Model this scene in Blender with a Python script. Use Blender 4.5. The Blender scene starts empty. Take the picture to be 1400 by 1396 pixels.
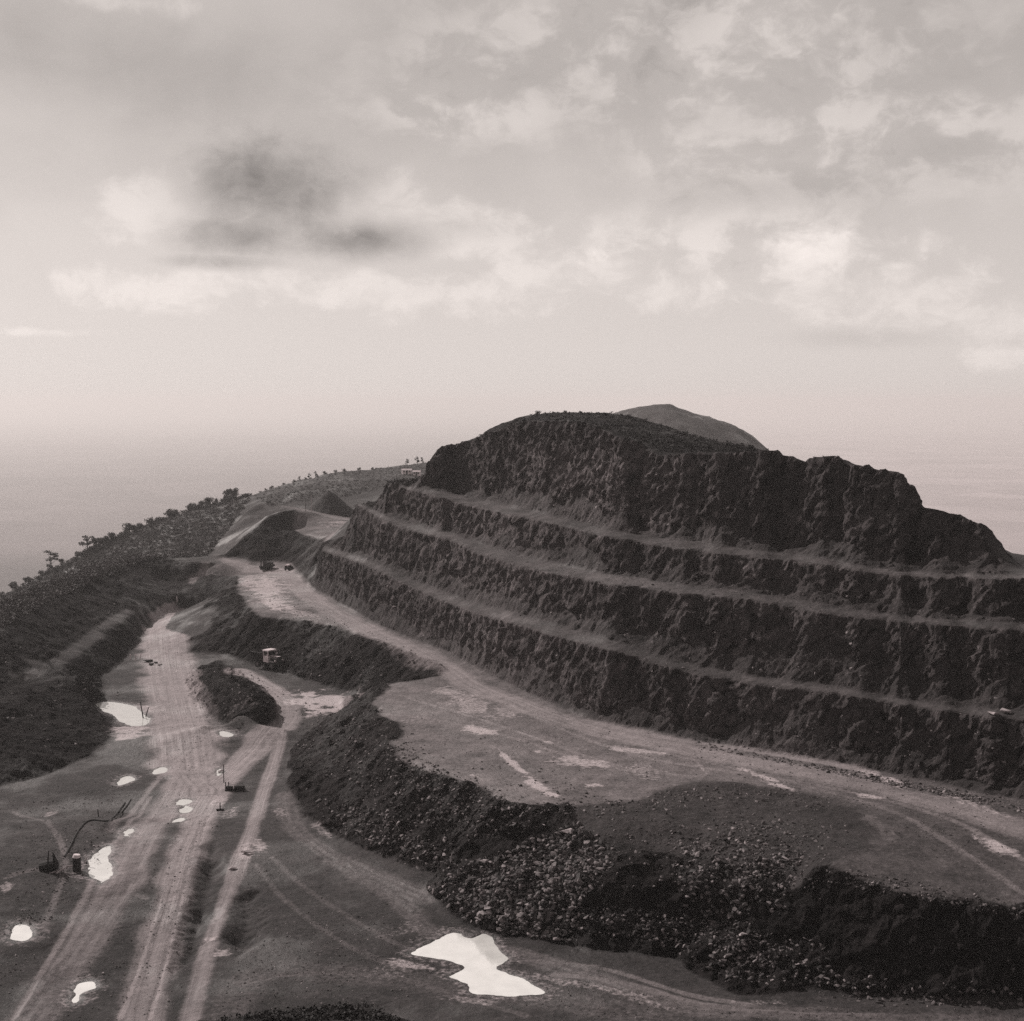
import bpy, bmesh, math, random
import numpy as np
from mathutils import Vector, Matrix, geometry
from mathutils.bvhtree import BVHTree

random.seed(7)
rng = np.random.default_rng(7)
SC = bpy.context.scene
COL = SC.collection
R = math.radians

# ------------------------------------------------------------------ camera
FPX, CXP, CYP = 1923.0, 700.0, 698.0          # focal length and centre of the 1400 px wide photograph
PITCH = R(4.4)
CAM = np.array([0.0, 0.0, 60.0])              # the photographer stands on a hill 60 m above the pit floor
cam_data = bpy.data.cameras.new('camera')
cam = bpy.data.objects.new('camera', cam_data)
COL.objects.link(cam)
cam.location = CAM
cam.rotation_euler = (R(90) - PITCH, 0, 0)
cam_data.sensor_fit = 'HORIZONTAL'
cam_data.sensor_width = 36.0
cam_data.lens = 36.0 * FPX / 1400.0
cam_data.clip_start = 0.5
cam_data.clip_end = 120000.0
SC.camera = cam

# ------------------------------------------------------------------ sun, sky, exposure
SUN_AZ, SUN_EL = R(-52), R(36)                # left of the view direction, a little ahead of the camera
sd = bpy.data.lights.new('sun', 'SUN')
sd.energy = 3.3
sd.angle = R(0.6)
sd.color = (1.0, 0.925, 0.88)
sun = bpy.data.objects.new('sun', sd)
COL.objects.link(sun)
sdir = Vector((math.sin(SUN_AZ) * math.cos(SUN_EL), math.cos(SUN_AZ) * math.cos(SUN_EL), math.sin(SUN_EL)))
sun.rotation_euler = sdir.to_track_quat('Z', 'Y').to_euler()
sun.location = sdir * 500

SC.view_settings.view_transform = 'Standard'
SC.view_settings.look = 'None'
SC.view_settings.exposure = 0.0
SC.view_settings.gamma = 1.0
SC.view_settings.use_curve_mapping = False
SC.render.engine = 'CYCLES'
SC.cycles.use_denoising = False      # the plate is a grainy film print
SC.cycles.max_bounces = 3
SC.cycles.diffuse_bounces = 1
SC.cycles.glossy_bounces = 2
SC.cycles.volume_bounces = 1
SC.cycles.sample_clamp_indirect = 4.0


class NT:
    """short helper to wire node trees"""
    def __init__(self, tree):
        self.t = tree
        self.n = tree.nodes
        self.n.clear()

    def node(self, typ, **kw):
        nd = self.n.new(typ)
        for k, v in kw.items():
            setattr(nd, k, v)
        return nd

    def put(self, sock, val):
        if isinstance(val, bpy.types.NodeSocket):
            self.t.links.new(val, sock)
        elif isinstance(val, (tuple, list)):
            sock.default_value = tuple(val) if len(val) == len(sock.default_value) else tuple(val) + (1.0,)
        else:
            sock.default_value = val

    def m(self, op, a, b=None, c=None, clamp=False):
        nd = self.node('ShaderNodeMath', operation=op, use_clamp=clamp)
        for i, v in enumerate((a, b, c)):
            if v is not None:
                self.put(nd.inputs[i], v)
        return nd.outputs[0]

    def mix(self, fac, a, b, blend='MIX'):
        nd = self.node('ShaderNodeMix', data_type='RGBA', blend_type=blend)
        self.put(nd.inputs[0], fac)
        self.put(nd.inputs[6], a)
        self.put(nd.inputs[7], b)
        return nd.outputs[2]

    def fmix(self, fac, a, b):
        nd = self.node('ShaderNodeMix', data_type='FLOAT')
        self.put(nd.inputs[0], fac)
        self.put(nd.inputs[2], a)
        self.put(nd.inputs[3], b)
        return nd.outputs[0]

    def noise(self, vec, scale, detail=4, rough=0.55, dist=0.0):
        nd = self.node('ShaderNodeTexNoise')
        nd.noise_dimensions = '3D'
        if vec is not None:
            self.put(nd.inputs['Vector'], vec)
        nd.inputs['Scale'].default_value = scale
        nd.inputs['Detail'].default_value = detail
        nd.inputs['Roughness'].default_value = rough
        nd.inputs['Distortion'].default_value = dist
        return nd.outputs[0]

    def ramp(self, fac, lo, hi, a=0.0, b=1.0, smooth=True):
        nd = self.node('ShaderNodeMapRange', clamp=True)
        nd.interpolation_type = 'SMOOTHSTEP' if smooth else 'LINEAR'
        self.put(nd.inputs[0], fac)
        self.put(nd.inputs[1], lo)
        self.put(nd.inputs[2], hi)
        self.put(nd.inputs[3], a)
        self.put(nd.inputs[4], b)
        return nd.outputs[0]

    def comb(self, x, y, z):
        nd = self.node('ShaderNodeCombineXYZ')
        for i, v in enumerate((x, y, z)):
            self.put(nd.inputs[i], v)
        return nd.outputs[0]

    def sep(self, v):
        nd = self.node('ShaderNodeSeparateXYZ')
        self.put(nd.inputs[0], v)
        return nd.outputs

    def vmul(self, v, s):
        nd = self.node('ShaderNodeVectorMath', operation='MULTIPLY')
        self.put(nd.inputs[0], v)
        self.put(nd.inputs[1], s)
        return nd.outputs[0]

    def attr(self, name):
        nd = self.node('ShaderNodeAttribute', attribute_name=name)
        return nd.outputs['Fac']


def ray(px, py):
    px, py = np.asarray(px, float), np.asarray(py, float)
    a, b = (px - CXP) / FPX, (CYP - py) / FPX
    return np.stack([a, math.cos(PITCH) + b * math.sin(PITCH), -math.sin(PITCH) + b * math.cos(PITCH)], -1)


def azel(px, py):
    r = ray(px, py)
    r = r / np.linalg.norm(r)
    return math.degrees(math.atan2(r[0], r[1])), math.degrees(math.asin(r[2]))


def sky():
    w = bpy.data.worlds.new('World')
    SC.world = w
    w.use_nodes = True
    N = NT(w.node_tree)
    out = N.node('ShaderNodeOutputWorld')
    bg = N.node('ShaderNodeBackground')
    N.t.links.new(bg.outputs[0], out.inputs[0])
    skyt = N.node('ShaderNodeTexSky')
    skyt.sky_type = 'NISHITA'
    skyt.sun_disc = False
    skyt.sun_elevation = SUN_EL
    skyt.sun_rotation = SUN_AZ
    skyt.altitude = 300
    skyt.dust_density = 2.5
    bw = N.node('ShaderNodeRGBToBW')
    N.t.links.new(skyt.outputs[0], bw.inputs[0])
    gen = N.node('ShaderNodeTexCoord').outputs['Generated']
    x, y, z = N.sep(gen)
    az = N.m('MULTIPLY', N.m('ARCTAN2', x, y), 57.2958)
    el = N.m('MULTIPLY', N.m('ARCSINE', N.m('MAXIMUM', N.m('MINIMUM', z, 1.0), -1.0)), 57.2958)
    # cloud textures, drawn out sideways only a little; warped so that edges billow
    cv = N.comb(az, N.m('MULTIPLY', el, 1.45), 0.0)
    wx = N.m('SUBTRACT', N.noise(cv, 0.22, 3, .5), .5)
    wy = N.m('SUBTRACT', N.noise(N.vmul(cv, (1, 1, 1)), 0.31, 3, .5, .0), .5)
    cw = N.comb(N.m('ADD', az, N.m('MULTIPLY', wx, 2.6)), N.m('ADD', N.m('MULTIPLY', el, 1.45), N.m('MULTIPLY', wy, 2.2)), 3.0)
    n1 = N.noise(cw, 0.11, 7, 0.60)
    n2 = N.noise(cw, 0.30, 8, 0.62)
    n3 = N.noise(cv, 0.055, 3, 0.5)
    nb = N.noise(cw, 0.42, 7, 0.63)
    lo = N.m('MULTIPLY', N.ramp(el, 1.5, 8.0), 1.0)

    def blob(px, py, rx, ry, edge=1.6):
        a0, e0 = azel(px, py)
        dx = N.m('DIVIDE', N.m('SUBTRACT', az, a0), rx / 33.6)
        dy = N.m('DIVIDE', N.m('SUBTRACT', el, e0), ry / 33.6)
        r2 = N.m('SQRT', N.m('ADD', N.m('MULTIPLY', dx, dx), N.m('MULTIPLY', dy, dy)))
        f = N.m('ADD', N.m('SUBTRACT', 1.0, r2), N.m('MULTIPLY', N.m('SUBTRACT', nb, 0.5), 2 * edge))
        return f

    def total(lst):
        t = lst[0]
        for q in lst[1:]:
            t = N.m('SMOOTH_MAX', t, q, .35)
        return t
    L = SKY
    # the clear dome behind thin high veil, brighter low down
    base = N.m('MULTIPLY', bw.outputs[0], L['clear'])
    low = N.ramp(el, 0.0, 13.0, 1.0, 0.0)
    low2 = N.ramp(el, -0.3, 3.0, 1.0, 0.0)
    base = N.m('ADD', N.fmix(0.85, base, L['flat']), N.m('ADD', N.m('MULTIPLY', low, L['low']), N.m('MULTIPLY', low2, L['low2'])))
    veil = N.m('MULTIPLY', N.ramp(N.m('ADD', N.m('MULTIPLY', n1, 0.65), N.m('MULTIPLY', n3, 0.35)), 0.40, 0.66), lo)
    lum = N.m('ADD', base, N.m('MULTIPLY', veil, L['veil']))
    # broken cloud field, upper right
    fieldm = N.ramp(total([blob(930, 70, 520, 130, .5), blob(1160, 190, 430, 110, .5), blob(640, 150, 230, 60, .6), blob(1000, 330, 300, 60, .6)]), -0.1, 0.8)
    cum = N.m('MULTIPLY', fieldm, N.ramp(n2, 0.44, 0.60))
    lum = N.m('ADD', lum, N.m('MULTIPLY', cum, L['field']))
    shade = N.m('MULTIPLY', fieldm, N.ramp(n2, .42, .28))
    lum = N.m('SUBTRACT', lum, N.m('MULTIPLY', shade, L['field'] * .5))
    # bright cumulus
    whites = total([blob(212, 285, 80, 58), blob(525, 300, 90, 60), blob(640, 315, 110, 50), blob(770, 375, 130, 38),
                    blob(1200, 400, 170, 58), blob(1140, 340, 100, 34), blob(1340, 435, 130, 36), blob(300, 395, 220, 36),
                    blob(190, 4, 110, 18), blob(1380, 490, 60, 25), blob(920, 400, 80, 28), blob(70, 455, 90, 9), blob(560, 400, 260, 40)])
    wm = N.ramp(whites, -.05, .85)
    lum = N.m('ADD', lum, N.m('MULTIPLY', N.m('MULTIPLY', wm, N.ramp(nb, .25, .65, .45, 1.1)), L['white']))
    # grey bodies and undersides
    greys = total([blob(378, 262, 165, 92, 0.5), blob(320, 322, 130, 40, 0.4), blob(500, 325, 130, 44, 0.5)])
    gm = N.ramp(greys, .0, .95)
    thin = N.ramp(blob(300, 358, 100, 16, 0.5), -.1, 1.0)
    gm = N.m('MULTIPLY', N.m('MAXIMUM', gm, N.m('MULTIPLY', thin, .7)), N.ramp(n2, .30, .66, .65, 1.15))
    lum = N.m('SUBTRACT', lum, N.m('MULTIPLY', gm, L['grey']))
    greys2 = total([blob(1290, 215, 170, 55, 0.6), blob(1180, 462, 160, 20, 0.4), blob(930, 20, 60, 45, .6), blob(635, 312, 50, 22, .5),
                    blob(1060, 255, 300, 34, .6), blob(250, 95, 230, 85, 0.5), blob(30, 60, 90, 90, .6)])
    g2 = N.ramp(greys2, -.1, 1.0)
    lum = N.m('SUBTRACT', lum, N.m('MULTIPLY', g2, L['grey2']))
    # aureole of the veiled sun, well above the frame
    sx, sy, sz = sdir
    dot = N.m('ADD', N.m('ADD', N.m('MULTIPLY', x, sx), N.m('MULTIPLY', y, sy)), N.m('MULTIPLY', z, sz))
    au = N.m('POWER', N.m('MAXIMUM', dot, 0.0), 14.0)
    lum = N.m('ADD', lum, N.m('MULTIPLY', au, L['aureole']))
    # below the horizon: dull ground light
    lum = N.fmix(N.ramp(el, -3.0, -0.5), L['under'], lum)
    # band added above the picture to whiten the puddles; zenith dimmed to deepen shade
    bank = N.m('MULTIPLY', N.ramp(el, 16.2, 20.0), N.ramp(el, 27.0, 36.0, 1.0, 0.0))
    bank = N.m('MULTIPLY', bank, N.ramp(N.m('ABSOLUTE', N.m('ADD', az, 8.0)), 30.0, 60.0, 1.0, 0.0))
    lum = N.m('MULTIPLY', lum, N.ramp(el, 24.0, 50.0, 1.0, L['zenith']))
    lum = N.m('ADD', lum, N.m('MULTIPLY', bank, L['bank']))
    lum = N.m('MAXIMUM', lum, 0.02)
    col = N.mix(1.0, N.comb(lum, lum, lum), (1.0, 0.915, 0.868, 1), 'MULTIPLY')
    # the background strength is 0.1, so the luminances above are ten times as high in the node
    N.t.links.new(N.vmul(col, (10, 10, 10)), bg.inputs[0])
    bg.inputs[1].default_value = 0.1


SKY = dict(clear=0.1, flat=0.48, low=0.26, low2=0.02, veil=0.07, field=0.17, white=0.13, grey=0.36, grey2=0.08, aureole=0.6, under=0.12, zenith=0.30, bank=1.0)
sky()

# ------------------------------------------------------------------ points of the place
def P(px, py, z):
    """the ground point of height z seen along a direction"""
    r = ray(px, py)
    t = (z - CAM[2]) / r[2]
    return (r[0] * t, r[1] * t, z)


def D(px, py, d):
    """the point d metres ahead seen along a direction"""
    r = ray(px, py)
    t = d / r[1]
    return (r[0] * t, d, CAM[2] + r[2] * t)


def line(pts, z=None):
    out = []
    for p in pts:
        out.append(P(p[0], p[1], p[2] if len(p) > 2 else z))
    return out


def hash3(ix, iy, iz, seed):
    h = (ix * 374761393 + iy * 668265263 + iz * 2147483647 + seed * 1274126177) & 0xffffffff
    h = ((h ^ (h >> 13)) * 1274126177) & 0xffffffff
    h = ((h ^ (h >> 15)) * 2246822519) & 0xffffffff
    return ((h ^ (h >> 16)) & 0xffff) / 32767.5 - 1.0


def vnoise(p, seed=0):
    """value noise -1..1 at points (n,3), quintic"""
    i = np.floor(p).astype(np.int64)
    f = p - i
    u = f * f * f * (f * (f * 6 - 15) + 10)
    r = 0
    for dx in (0, 1):
        wx = u[:, 0] if dx else 1 - u[:, 0]
        for dy in (0, 1):
            wy = u[:, 1] if dy else 1 - u[:, 1]
            for dz in (0, 1):
                wz = u[:, 2] if dz else 1 - u[:, 2]
                r = r + hash3(i[:, 0] + dx, i[:, 1] + dy, i[:, 2] + dz, seed) * (wx * wy * wz)
    return r


def fbm(p, scale, octv=4, rough=0.5, seed=0, ridged=False):
    s, a, f, t = 0, 1.0, 1.0 / scale, 0
    for o in range(octv):
        n = vnoise(p * f + 17.3 * o, seed + o)
        if ridged:
            n = 1 - 2 * np.abs(n)
        s = s + a * n
        t += a
        a *= rough
        f *= 2.03
    return s / t


def rough(pts, amp, step, seed, scale=4.0):
    """a crumbling edge: resampled and pushed about in plan"""
    out = [tuple(pts[0])]
    for a, b in zip(pts, pts[1:]):
        n = max(1, int(math.dist(a, b) / step))
        out += [tuple(a[k] + (b[k] - a[k]) * i / n for k in range(3)) for i in range(1, n + 1)]
    o = np.array(out)
    w = np.array([1.0 if abs(p[0]) < .5 * p[1] else 0.0 for p in out])
    w[0] = w[-1] = 0
    q = o.copy()
    q[:, 2] = 0
    o[:, 0] += fbm(q, scale, 4, .6, seed) * amp * w
    o[:, 1] += fbm(q, scale, 4, .6, seed + 9) * amp * w
    return [tuple(p) for p in o]


# ------------------------------------------------------------------ breaklines
# the stacked faces of the main cut, walked by horizontal direction
foot_px = [(405, 781), (430, 807), (476, 833), (524, 859), (572, 878), (614, 894), (656, 917), (700, 939), (760, 966), (825, 988),
           (950, 1012), (1100, 1037), (1200, 1055), (1325, 1080), (1400, 1095), (1900, 1195)]
c1_px = [(440, 752), (495, 770), (530, 786), (559, 801), (592, 815), (637, 833), (669, 844), (703, 852), (750, 867), (800, 880), (850, 893),
         (900, 908), (956, 923), (1046, 938), (1143, 948), (1239, 965), (1320, 976), (1400, 984), (1900, 1045)]
i1_px = [(440, 745), (495, 762), (530, 778), (559, 791), (592, 804), (637, 820), (669, 830), (703, 838), (750, 852), (800, 865), (850, 880),
         (900, 896), (956, 911), (1046, 926), (1143, 939), (1239, 956), (1320, 966), (1400, 972), (1900, 1030)]
c2_px = [(490, 690), (512, 703), (521, 710), (560, 724), (605, 735), (624, 741), (646, 754), (721, 776), (828, 798), (881, 805), (953, 813),
         (1014, 819), (1078, 830), (1143, 841), (1181, 845), (1239, 851), (1304, 857), (1400, 863), (1900, 900)]
i2_px = [(490, 686), (512, 697), (521, 703), (560, 716), (605, 727), (624, 731), (646, 741), (721, 761), (828, 785), (881, 793), (953, 801),
         (1014, 808), (1078, 818), (1143, 830), (1181, 836), (1239, 843), (1304, 848), (1400, 853), (1900, 888)]
c3_px = [(528, 666), (540, 661), (556, 669), (572, 672), (614, 682), (624, 688), (696, 703), (760, 716), (824, 732), (874, 742), (917, 748),
         (971, 754), (1024, 762), (1085, 767), (1130, 772), (1159, 778), (1239, 787), (1303, 790), (1400, 793), (1900, 812)]
i3_px = [(528, 663), (540, 659), (556, 665), (572, 668), (614, 674), (624, 678), (696, 692), (760, 706), (824, 722), (874, 732), (917, 738),
         (971, 744), (1024, 752), (1085, 758), (1130, 763), (1159, 770), (1239, 780), (1303, 783), (1377, 785), (1900, 800)]
c4_px = [(577, 655), (585, 634), (592, 620), (605, 609), (620, 606), (640, 602), (660, 595), (690, 582), (710, 576), (735, 573), (775, 574),
         (810, 578), (840, 592), (870, 604), (900, 621), (953, 619), (1000, 617), (1058, 616), (1079, 621), (1098, 629), (1117, 623),
         (1140, 623), (1165, 635), (1223, 642), (1244, 655), (1252, 687), (1281, 698), (1313, 701), (1326, 711), (1345, 714), (1349, 734),
         (1361, 753), (1377, 768)]


def jit(n, amp, step=3):
    a = rng.normal(0, amp, n // step + 3)
    return np.interp(np.arange(n) / step, np.arange(len(a)), a)


def at(tab, x):
    t = np.array(tab, float)
    return np.interp(x, t[:, 0], t[:, 1])


PX = np.concatenate([np.arange(405, 700, 5), np.arange(700, 1420, 7), np.arange(1420, 1901, 20)]).astype(float)
nP = len(PX)
j1, j2, j3, j4 = jit(nP, .7), jit(nP, .7), jit(nP, .6), jit(nP, 1.0)
footA, crest1, inner1, crest2, inner2, crest3, inner3, crest4 = [], [], [], [], [], [], [], []
tal1, tal2, tal3, tal4 = [], [], [], []
tj = [np.clip(.26 + jit(nP, .18, 9) + jit(nP, .08, 3), .06, .80) for _ in range(4)]


def talus(a, b, f):
    """top of the scree leaning on the face that rises from a to b"""
    w = .50 + .38 * f
    return (a[0] + (b[0] - a[0]) * w, a[1] + (b[1] - a[1]) * w, a[2] + (b[2] - a[2]) * f)


for k, px in enumerate(PX):
    f = P(px, at(foot_px, px), 10.0)
    footA.append(f)
    if px < 440:
        continue
    c1 = D(px, at(c1_px, px), f[1] + 4.2 + j1[k])
    crest1.append(c1)
    tal1.append(talus(f, c1, tj[0][k]))
    i1 = P(px, at(i1_px, px), c1[2] + 0.7)
    if i1[1] < c1[1] + 2.5:
        i1 = D(px, at(i1_px, px), c1[1] + 2.5)
    inner1.append(i1)
    if px < 490:
        continue
    t2 = max(0.0, (521 - px) / 31.0)
    c2 = D(px, at(c2_px, px), i1[1] + 4.6 + j2[k] + t2 * 6)
    crest2.append(c2)
    tal2.append(talus(i1, c2, tj[1][k]))
    i2 = P(px, at(i2_px, px), c2[2] + 0.7)
    if i2[1] < c2[1] + 2.5:
        i2 = D(px, at(i2_px, px), c2[1] + 2.5)
    inner2.append(i2)
    if px < 528:
        continue
    c3 = D(px, at(c3_px, px), i2[1] + 4.2 + j3[k])
    crest3.append(c3)
    tal3.append(talus(i2, c3, tj[2][k]))
    i3 = P(px, at(i3_px, px), c3[2] + 0.6)
    if i3[1] < c3[1] + 2.5:
        i3 = D(px, at(i3_px, px), c3[1] + 2.5)
    if i3[1] > c3[1] + 14:
        i3 = D(px, at(i3_px, px), c3[1] + 14)
    inner3.append(i3)
    if 577 <= px <= 1377:
        crest4.append(D(px, at(c4_px, px), i3[1] + 7.0 + j4[k]))
        tal4.append(talus(i3, crest4[-1], tj[3][k] * .8))

edgeA_back = line([(296, 768, 10.5), (280, 776, 8.8), (256, 787, 7.2), (264, 789, 7.3), (300, 784, 8.9), (322, 784, 9.8)])
edgeA = line([(327, 785), (325, 800), (328, 812), (340, 830), (356, 841), (395, 844), (430, 849), (469, 857), (505, 871), (540, 881), (588, 902),
              (611, 912), (611, 916), (600, 924), (556, 932), (530, 936), (514, 955), (507, 964), (530, 979), (552, 1001), (536, 1014), (543, 1030), (575, 1050),
              (617, 1062), (671, 1082), (687, 1096), (729, 1101), (800, 1101), (865, 1096), (915, 1081), (950, 1071), (1000, 1070), (1060, 1077),
              (1125, 1091), (1175, 1108), (1200, 1128), (1188, 1152), (1155, 1168), (1135, 1183), (1175, 1200, 9.2), (1225, 1215, 8.9), (1275, 1225, 8.6),
              (1350, 1232, 8.4), (1400, 1240, 8.2), (1500, 1258, 8), (1900, 1330, 7.5)], 10.0)
footC = line([(232, 838, 0.1), (250, 833, 0.1), (300, 834, 0.3), (314, 838, 1.2)])
topF1 = line([(232, 816, 4), (250, 813, 4), (300, 812, 4.2), (318, 817, 4.8)])
shelfF1 = line([(236, 801, 4.2), (260, 801, 4.2), (300, 800, 4.6), (318, 802, 5.2)])
spur = line([(340, 842, 8.6), (322, 855, 6.2), (302, 863, 4.2), (278, 876, 2.2), (258, 890, 0.6)])
footC2 = line([(262, 893, 0.2), (300, 897, 0.2), (330, 904, 0.1), (347, 911, 0), (401, 925, 0), (463, 943, 0), (488, 950, 0.2)])
gully = [D(512, 952, 278), ]
gully = [(-.094 * 276, 276, 2.2), (-.074 * 271, 271, 5.4), (-.056 * 265.5, 265.5, 8.4)]
footB = line([(470, 968, 0.1), (450, 984, 0), (420, 1005, 0), (402, 1030, 0), (395, 1060, 0), (400, 1090, 0), (414, 1118, 0), (479, 1156, 0), (520, 1172, 0),
              (559, 1185, 0), (597, 1197, 0), (578, 1217, 0), (607, 1239, 0), (630, 1263, 0), (671, 1271, 0), (716, 1281, 0), (800, 1295, 0),
              (915, 1310, 0), (975, 1345, 0), (1010, 1362, 0.2), (1100, 1358, 0.2), (1150, 1360, 0.2), (1250, 1366, .2), (1400, 1370, .2),
              (1500, 1385, .2), (1900, 1440, .2)])
shoulder = line([(640, 1150, 5.6), (700, 1165, 6.0), (760, 1140, 8.0), (830, 1135, 9.0), (900, 1125, 9.6), (960, 1130, 9.4), (1040, 1145, 9.2), (1100, 1165, 9.0)])
shoulder2 = line([(690, 1215, 3.4), (800, 1205, 5.5), (900, 1205, 6.5), (1000, 1215, 6.6), (1080, 1220, 6.8), (1130, 1225, 7.2)])
# left rim of the pit, terrace and heap
rim = line([(-500, 1160, 12), (-200, 985, 12), (-60, 895, 12), (0, 858, 12), (63, 818, 12), (140, 778, 12), (175, 763, 12), (200, 759, 12), (225, 763, 11.5), (250, 767, 11), (296, 768, 10.5)])
terrin = line([(-200, 1048, 6.2), (-100, 988, 6.2), (0, 938, 6.2), (75, 897, 6.0), (140, 850, 5.6), (172, 833, 5.4)])
terr = line([(-400, 1200, 5), (-100, 1002, 5), (0, 948, 5), (50, 925, 5), (100, 900, 5), (140, 868, 5), (208, 816, 5)])
terrfoot = line([(232, 838, 0.1), (205, 856, 0), (188, 876, 0), (172, 898, 0), (150, 916, 0), (137, 925, 0.5)])
heap = line([(-150, 1030, 6.0), (-60, 985, 6.2), (0, 963, 6.2), (60, 941, 5.8), (100, 930, 5.2), (121, 926, 5.0)])
heapfoot = line([(137, 925, 0.5), (140, 950, 0.2), (153, 982, 0), (150, 1010, 0), (118, 1035, 0), (60, 1060, 0), (0, 1074, 0), (-150, 1120, 0)])
island_foot = line([(252, 932), (270, 912), (300, 903), (330, 918), (354, 938), (376, 960), (378, 976), (356, 993), (310, 995), (282, 974), (262, 952)], 0.2)
island_top = line([(284, 920, 4.2), (315, 930, 5.6), (340, 948, 5.4), (352, 966, 3.8), (330, 975, 3.2)])
ditch = line([(287, 1182, -1.6), (278, 1225, -1.9), (266, 1275, -1.6), (258, 1330, -.6)])
ditch_l = line([(283, 1166, 0), (262, 1225, 0), (244, 1275, 0), (236, 1330, 0)])
ditch_r = line([(297, 1160, 0), (308, 1200, 0), (296, 1250, 0), (276, 1310, 0)])
hollow = line([(335, 1255, -2.2), (340, 1280, -2.0)])
hollow_rim = line([(318, 1230, 0), (350, 1222, 0), (364, 1262, 0), (356, 1300, 0), (322, 1310, 0), (308, 1280, 0), (318, 1230, 0)])
# heaps and platform beyond the upper road
face0_foot = line([(300, 764, 10.4), (320, 764, 10.3), (345, 768, 10.2), (372, 768, 10.1), (400, 772, 10), (405, 781, 10)])
plat = line([(399, 725, 18.5), (411, 729, 18.5), (432, 733, 18.5), (443, 737, 18.5), (446, 747, 18.6)])
plat_back = [D(486, 711, 500), D(455, 706, 540), D(400, 700, 540)]
mound_f = [D(310, 759, 447), D(322, 747, 448), D(340, 728, 450), D(357, 713, 452), D(370, 703, 455), D(385, 697, 458), D(405, 695, 463), D(421, 698, 465), D(428, 708, 463)]
mound_b = [D(287, 757, 462), D(300, 738, 476), D(330, 702, 490), D(352, 684, 500), D(367, 680, 502), D(385, 690, 500), D(415, 702, 492)]
mound_bl = [D(280, 757, 475), (-98, 500, 9), (-92, 540, 8), (-70, 560, 14)]
# wooded spur on the left and the saddle behind the cut
spur_sky = [D(-400, 1010, 560), D(-200, 900, 580), D(0, 812, 600), D(60, 781, 600), D(110, 756, 605), D(170, 726, 620), D(210, 711, 630), D(250, 698, 640), D(300, 690, 650), D(340, 677, 655), D(400, 656, 670),
            D(440, 645, 690), D(462, 641, 700), D(500, 641, 715), D(520, 636, 730), D(545, 634, 745), D(585, 627, 760), D(640, 612, 790), D(700, 605, 800)]
brow = [D(330, 700, 600), D(400, 668, 610), D(440, 660, 620), D(470, 655, 630), D(505, 654, 640), D(535, 658, 640), D(560, 660, 650)]
saddle = [D(440, 690, 585), D(470, 686, 590), D(500, 680, 600), D(530, 676, 600)]


def zrel(pts, dy, dz):
    return [(p[0], p[1] + dy, p[2] + dz) for p in pts]


spur_back = zrel(spur_sky, 60, -26) + zrel(spur_sky, 150, -80)
valley = [(p[0] * 0.80, p[1] - 125, p[2] - 17) for p in spur_sky[:9]]
rim_back = [(p[0] - 9, p[1] + 2, p[2] - .6) for p in rim[:7]]
rim_back2 = [(p[0] - 40, p[1] + 12, p[2] - 16) for p in rim[:7]]
rim_back3 = [(-121, 452, 11), (-105, 462, 10.6)]
cap = [D(660, 590, 352), D(690, 575, 345), D(712, 567, 340), D(735, 563, 335), D(775, 561, 328), D(805, 562, 322), D(838, 564, 316), D(881, 571, 306), D(917, 584, 297), D(960, 600, 284), D(1010, 609, 272), D(1040, 613, 266)]
c4 = np.array(crest4)
backs = []
capn = np.array(cap)
for q in crest4[::7]:
    capd = np.interp(q[0] / q[1], capn[:, 0] / capn[:, 1], capn[:, 1], left=-1, right=-1)
    if capd > 0:
        backs += [(q[0] / q[1] * (capd + 22), capd + 22, q[2] - 6), (q[0] / q[1] * (capd + 90), capd + 90, q[2] - 26)]
    else:
        backs += [(q[0] / q[1] * (q[1] + 22), q[1] + 22, q[2] - 6.5), (q[0] / q[1] * (q[1] + 90), q[1] + 90, min(22., q[2] - 26))]
# behind and beside the left end of the cut
nose_back = [(inner1[0][0] - 3, 440, 18.6), D(484, 712, 485), (-46, 545, 19), D(512, 680, 420), D(535, 672, 420), D(555, 664, 405), (-30, 470, 20), (-10, 560, 20)]
right_back = [D(1420, 768, 262), D(1500, 785, 258), D(1650, 815, 250), D(1900, 850, 240), (120, 330, 14), (190, 300, 8)]
# hillside the photographer stands on; only its lower lip reaches into the picture
lip = [(-70, 104, 8.5), (-40, 106, 9.5), (-31, 107, 10.4), D(300, 1392, 108), D(350, 1384, 108), D(385, 1380, 107), D(430, 1378, 107), D(470, 1375, 107), D(497, 1371, 107), D(512, 1380, 107),
       D(530, 1394, 107), (-6, 106, 11.2), (20, 106, 9.5), (60, 104, 9), (100, 104, 8)]
lip_foot = [(p[0], p[1] + 14 + (0.04 * abs(p[0])), 0.2) for p in lip]
near = [(x, yy, zz) for x in (-110, -60, -20, 20, 60, 110) for yy, zz in ((70, 26), (40, 39), (12, 54), (2, 58.2), (-25, 58))]
outer = [(-270, -25, 40), (270, -25, 40), (-270, 110, 5), (-200, 110, 9), (250, 110, 4), (260, 200, -5), (300, 300, -20), (320, 420, -50), (330, 600, -90), (330, 960, -160),
         (150, 960, -140), (0, 960, -90), (-270, 960, -180), (-330, 700, -120), (-330, 560, -75), (-300, 420, -60), (-290, 250, -40), (60, 800, -60), (60, 620, 2), (150, 480, -5), (90, 430, 14)]
edgeA = rough(edgeA[:10], .8, 1.5, 801) + rough(edgeA[10:14], .3, 1.5, 803) + rough(edgeA[14:], 1.5, 1.3, 805)
footB = rough(footB, 1.6, 1.6, 807, 6.0)
footC2 = rough(footC2, .8, 1.8, 809)
heap = rough(heap, .9, 1.6, 811)
heapfoot = rough(heapfoot, .9, 1.6, 813)
terr = rough(terr, 1.2, 2.0, 815, 8.0)
rim = rough(rim, 1.2, 2.5, 817, 9.0)
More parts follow.
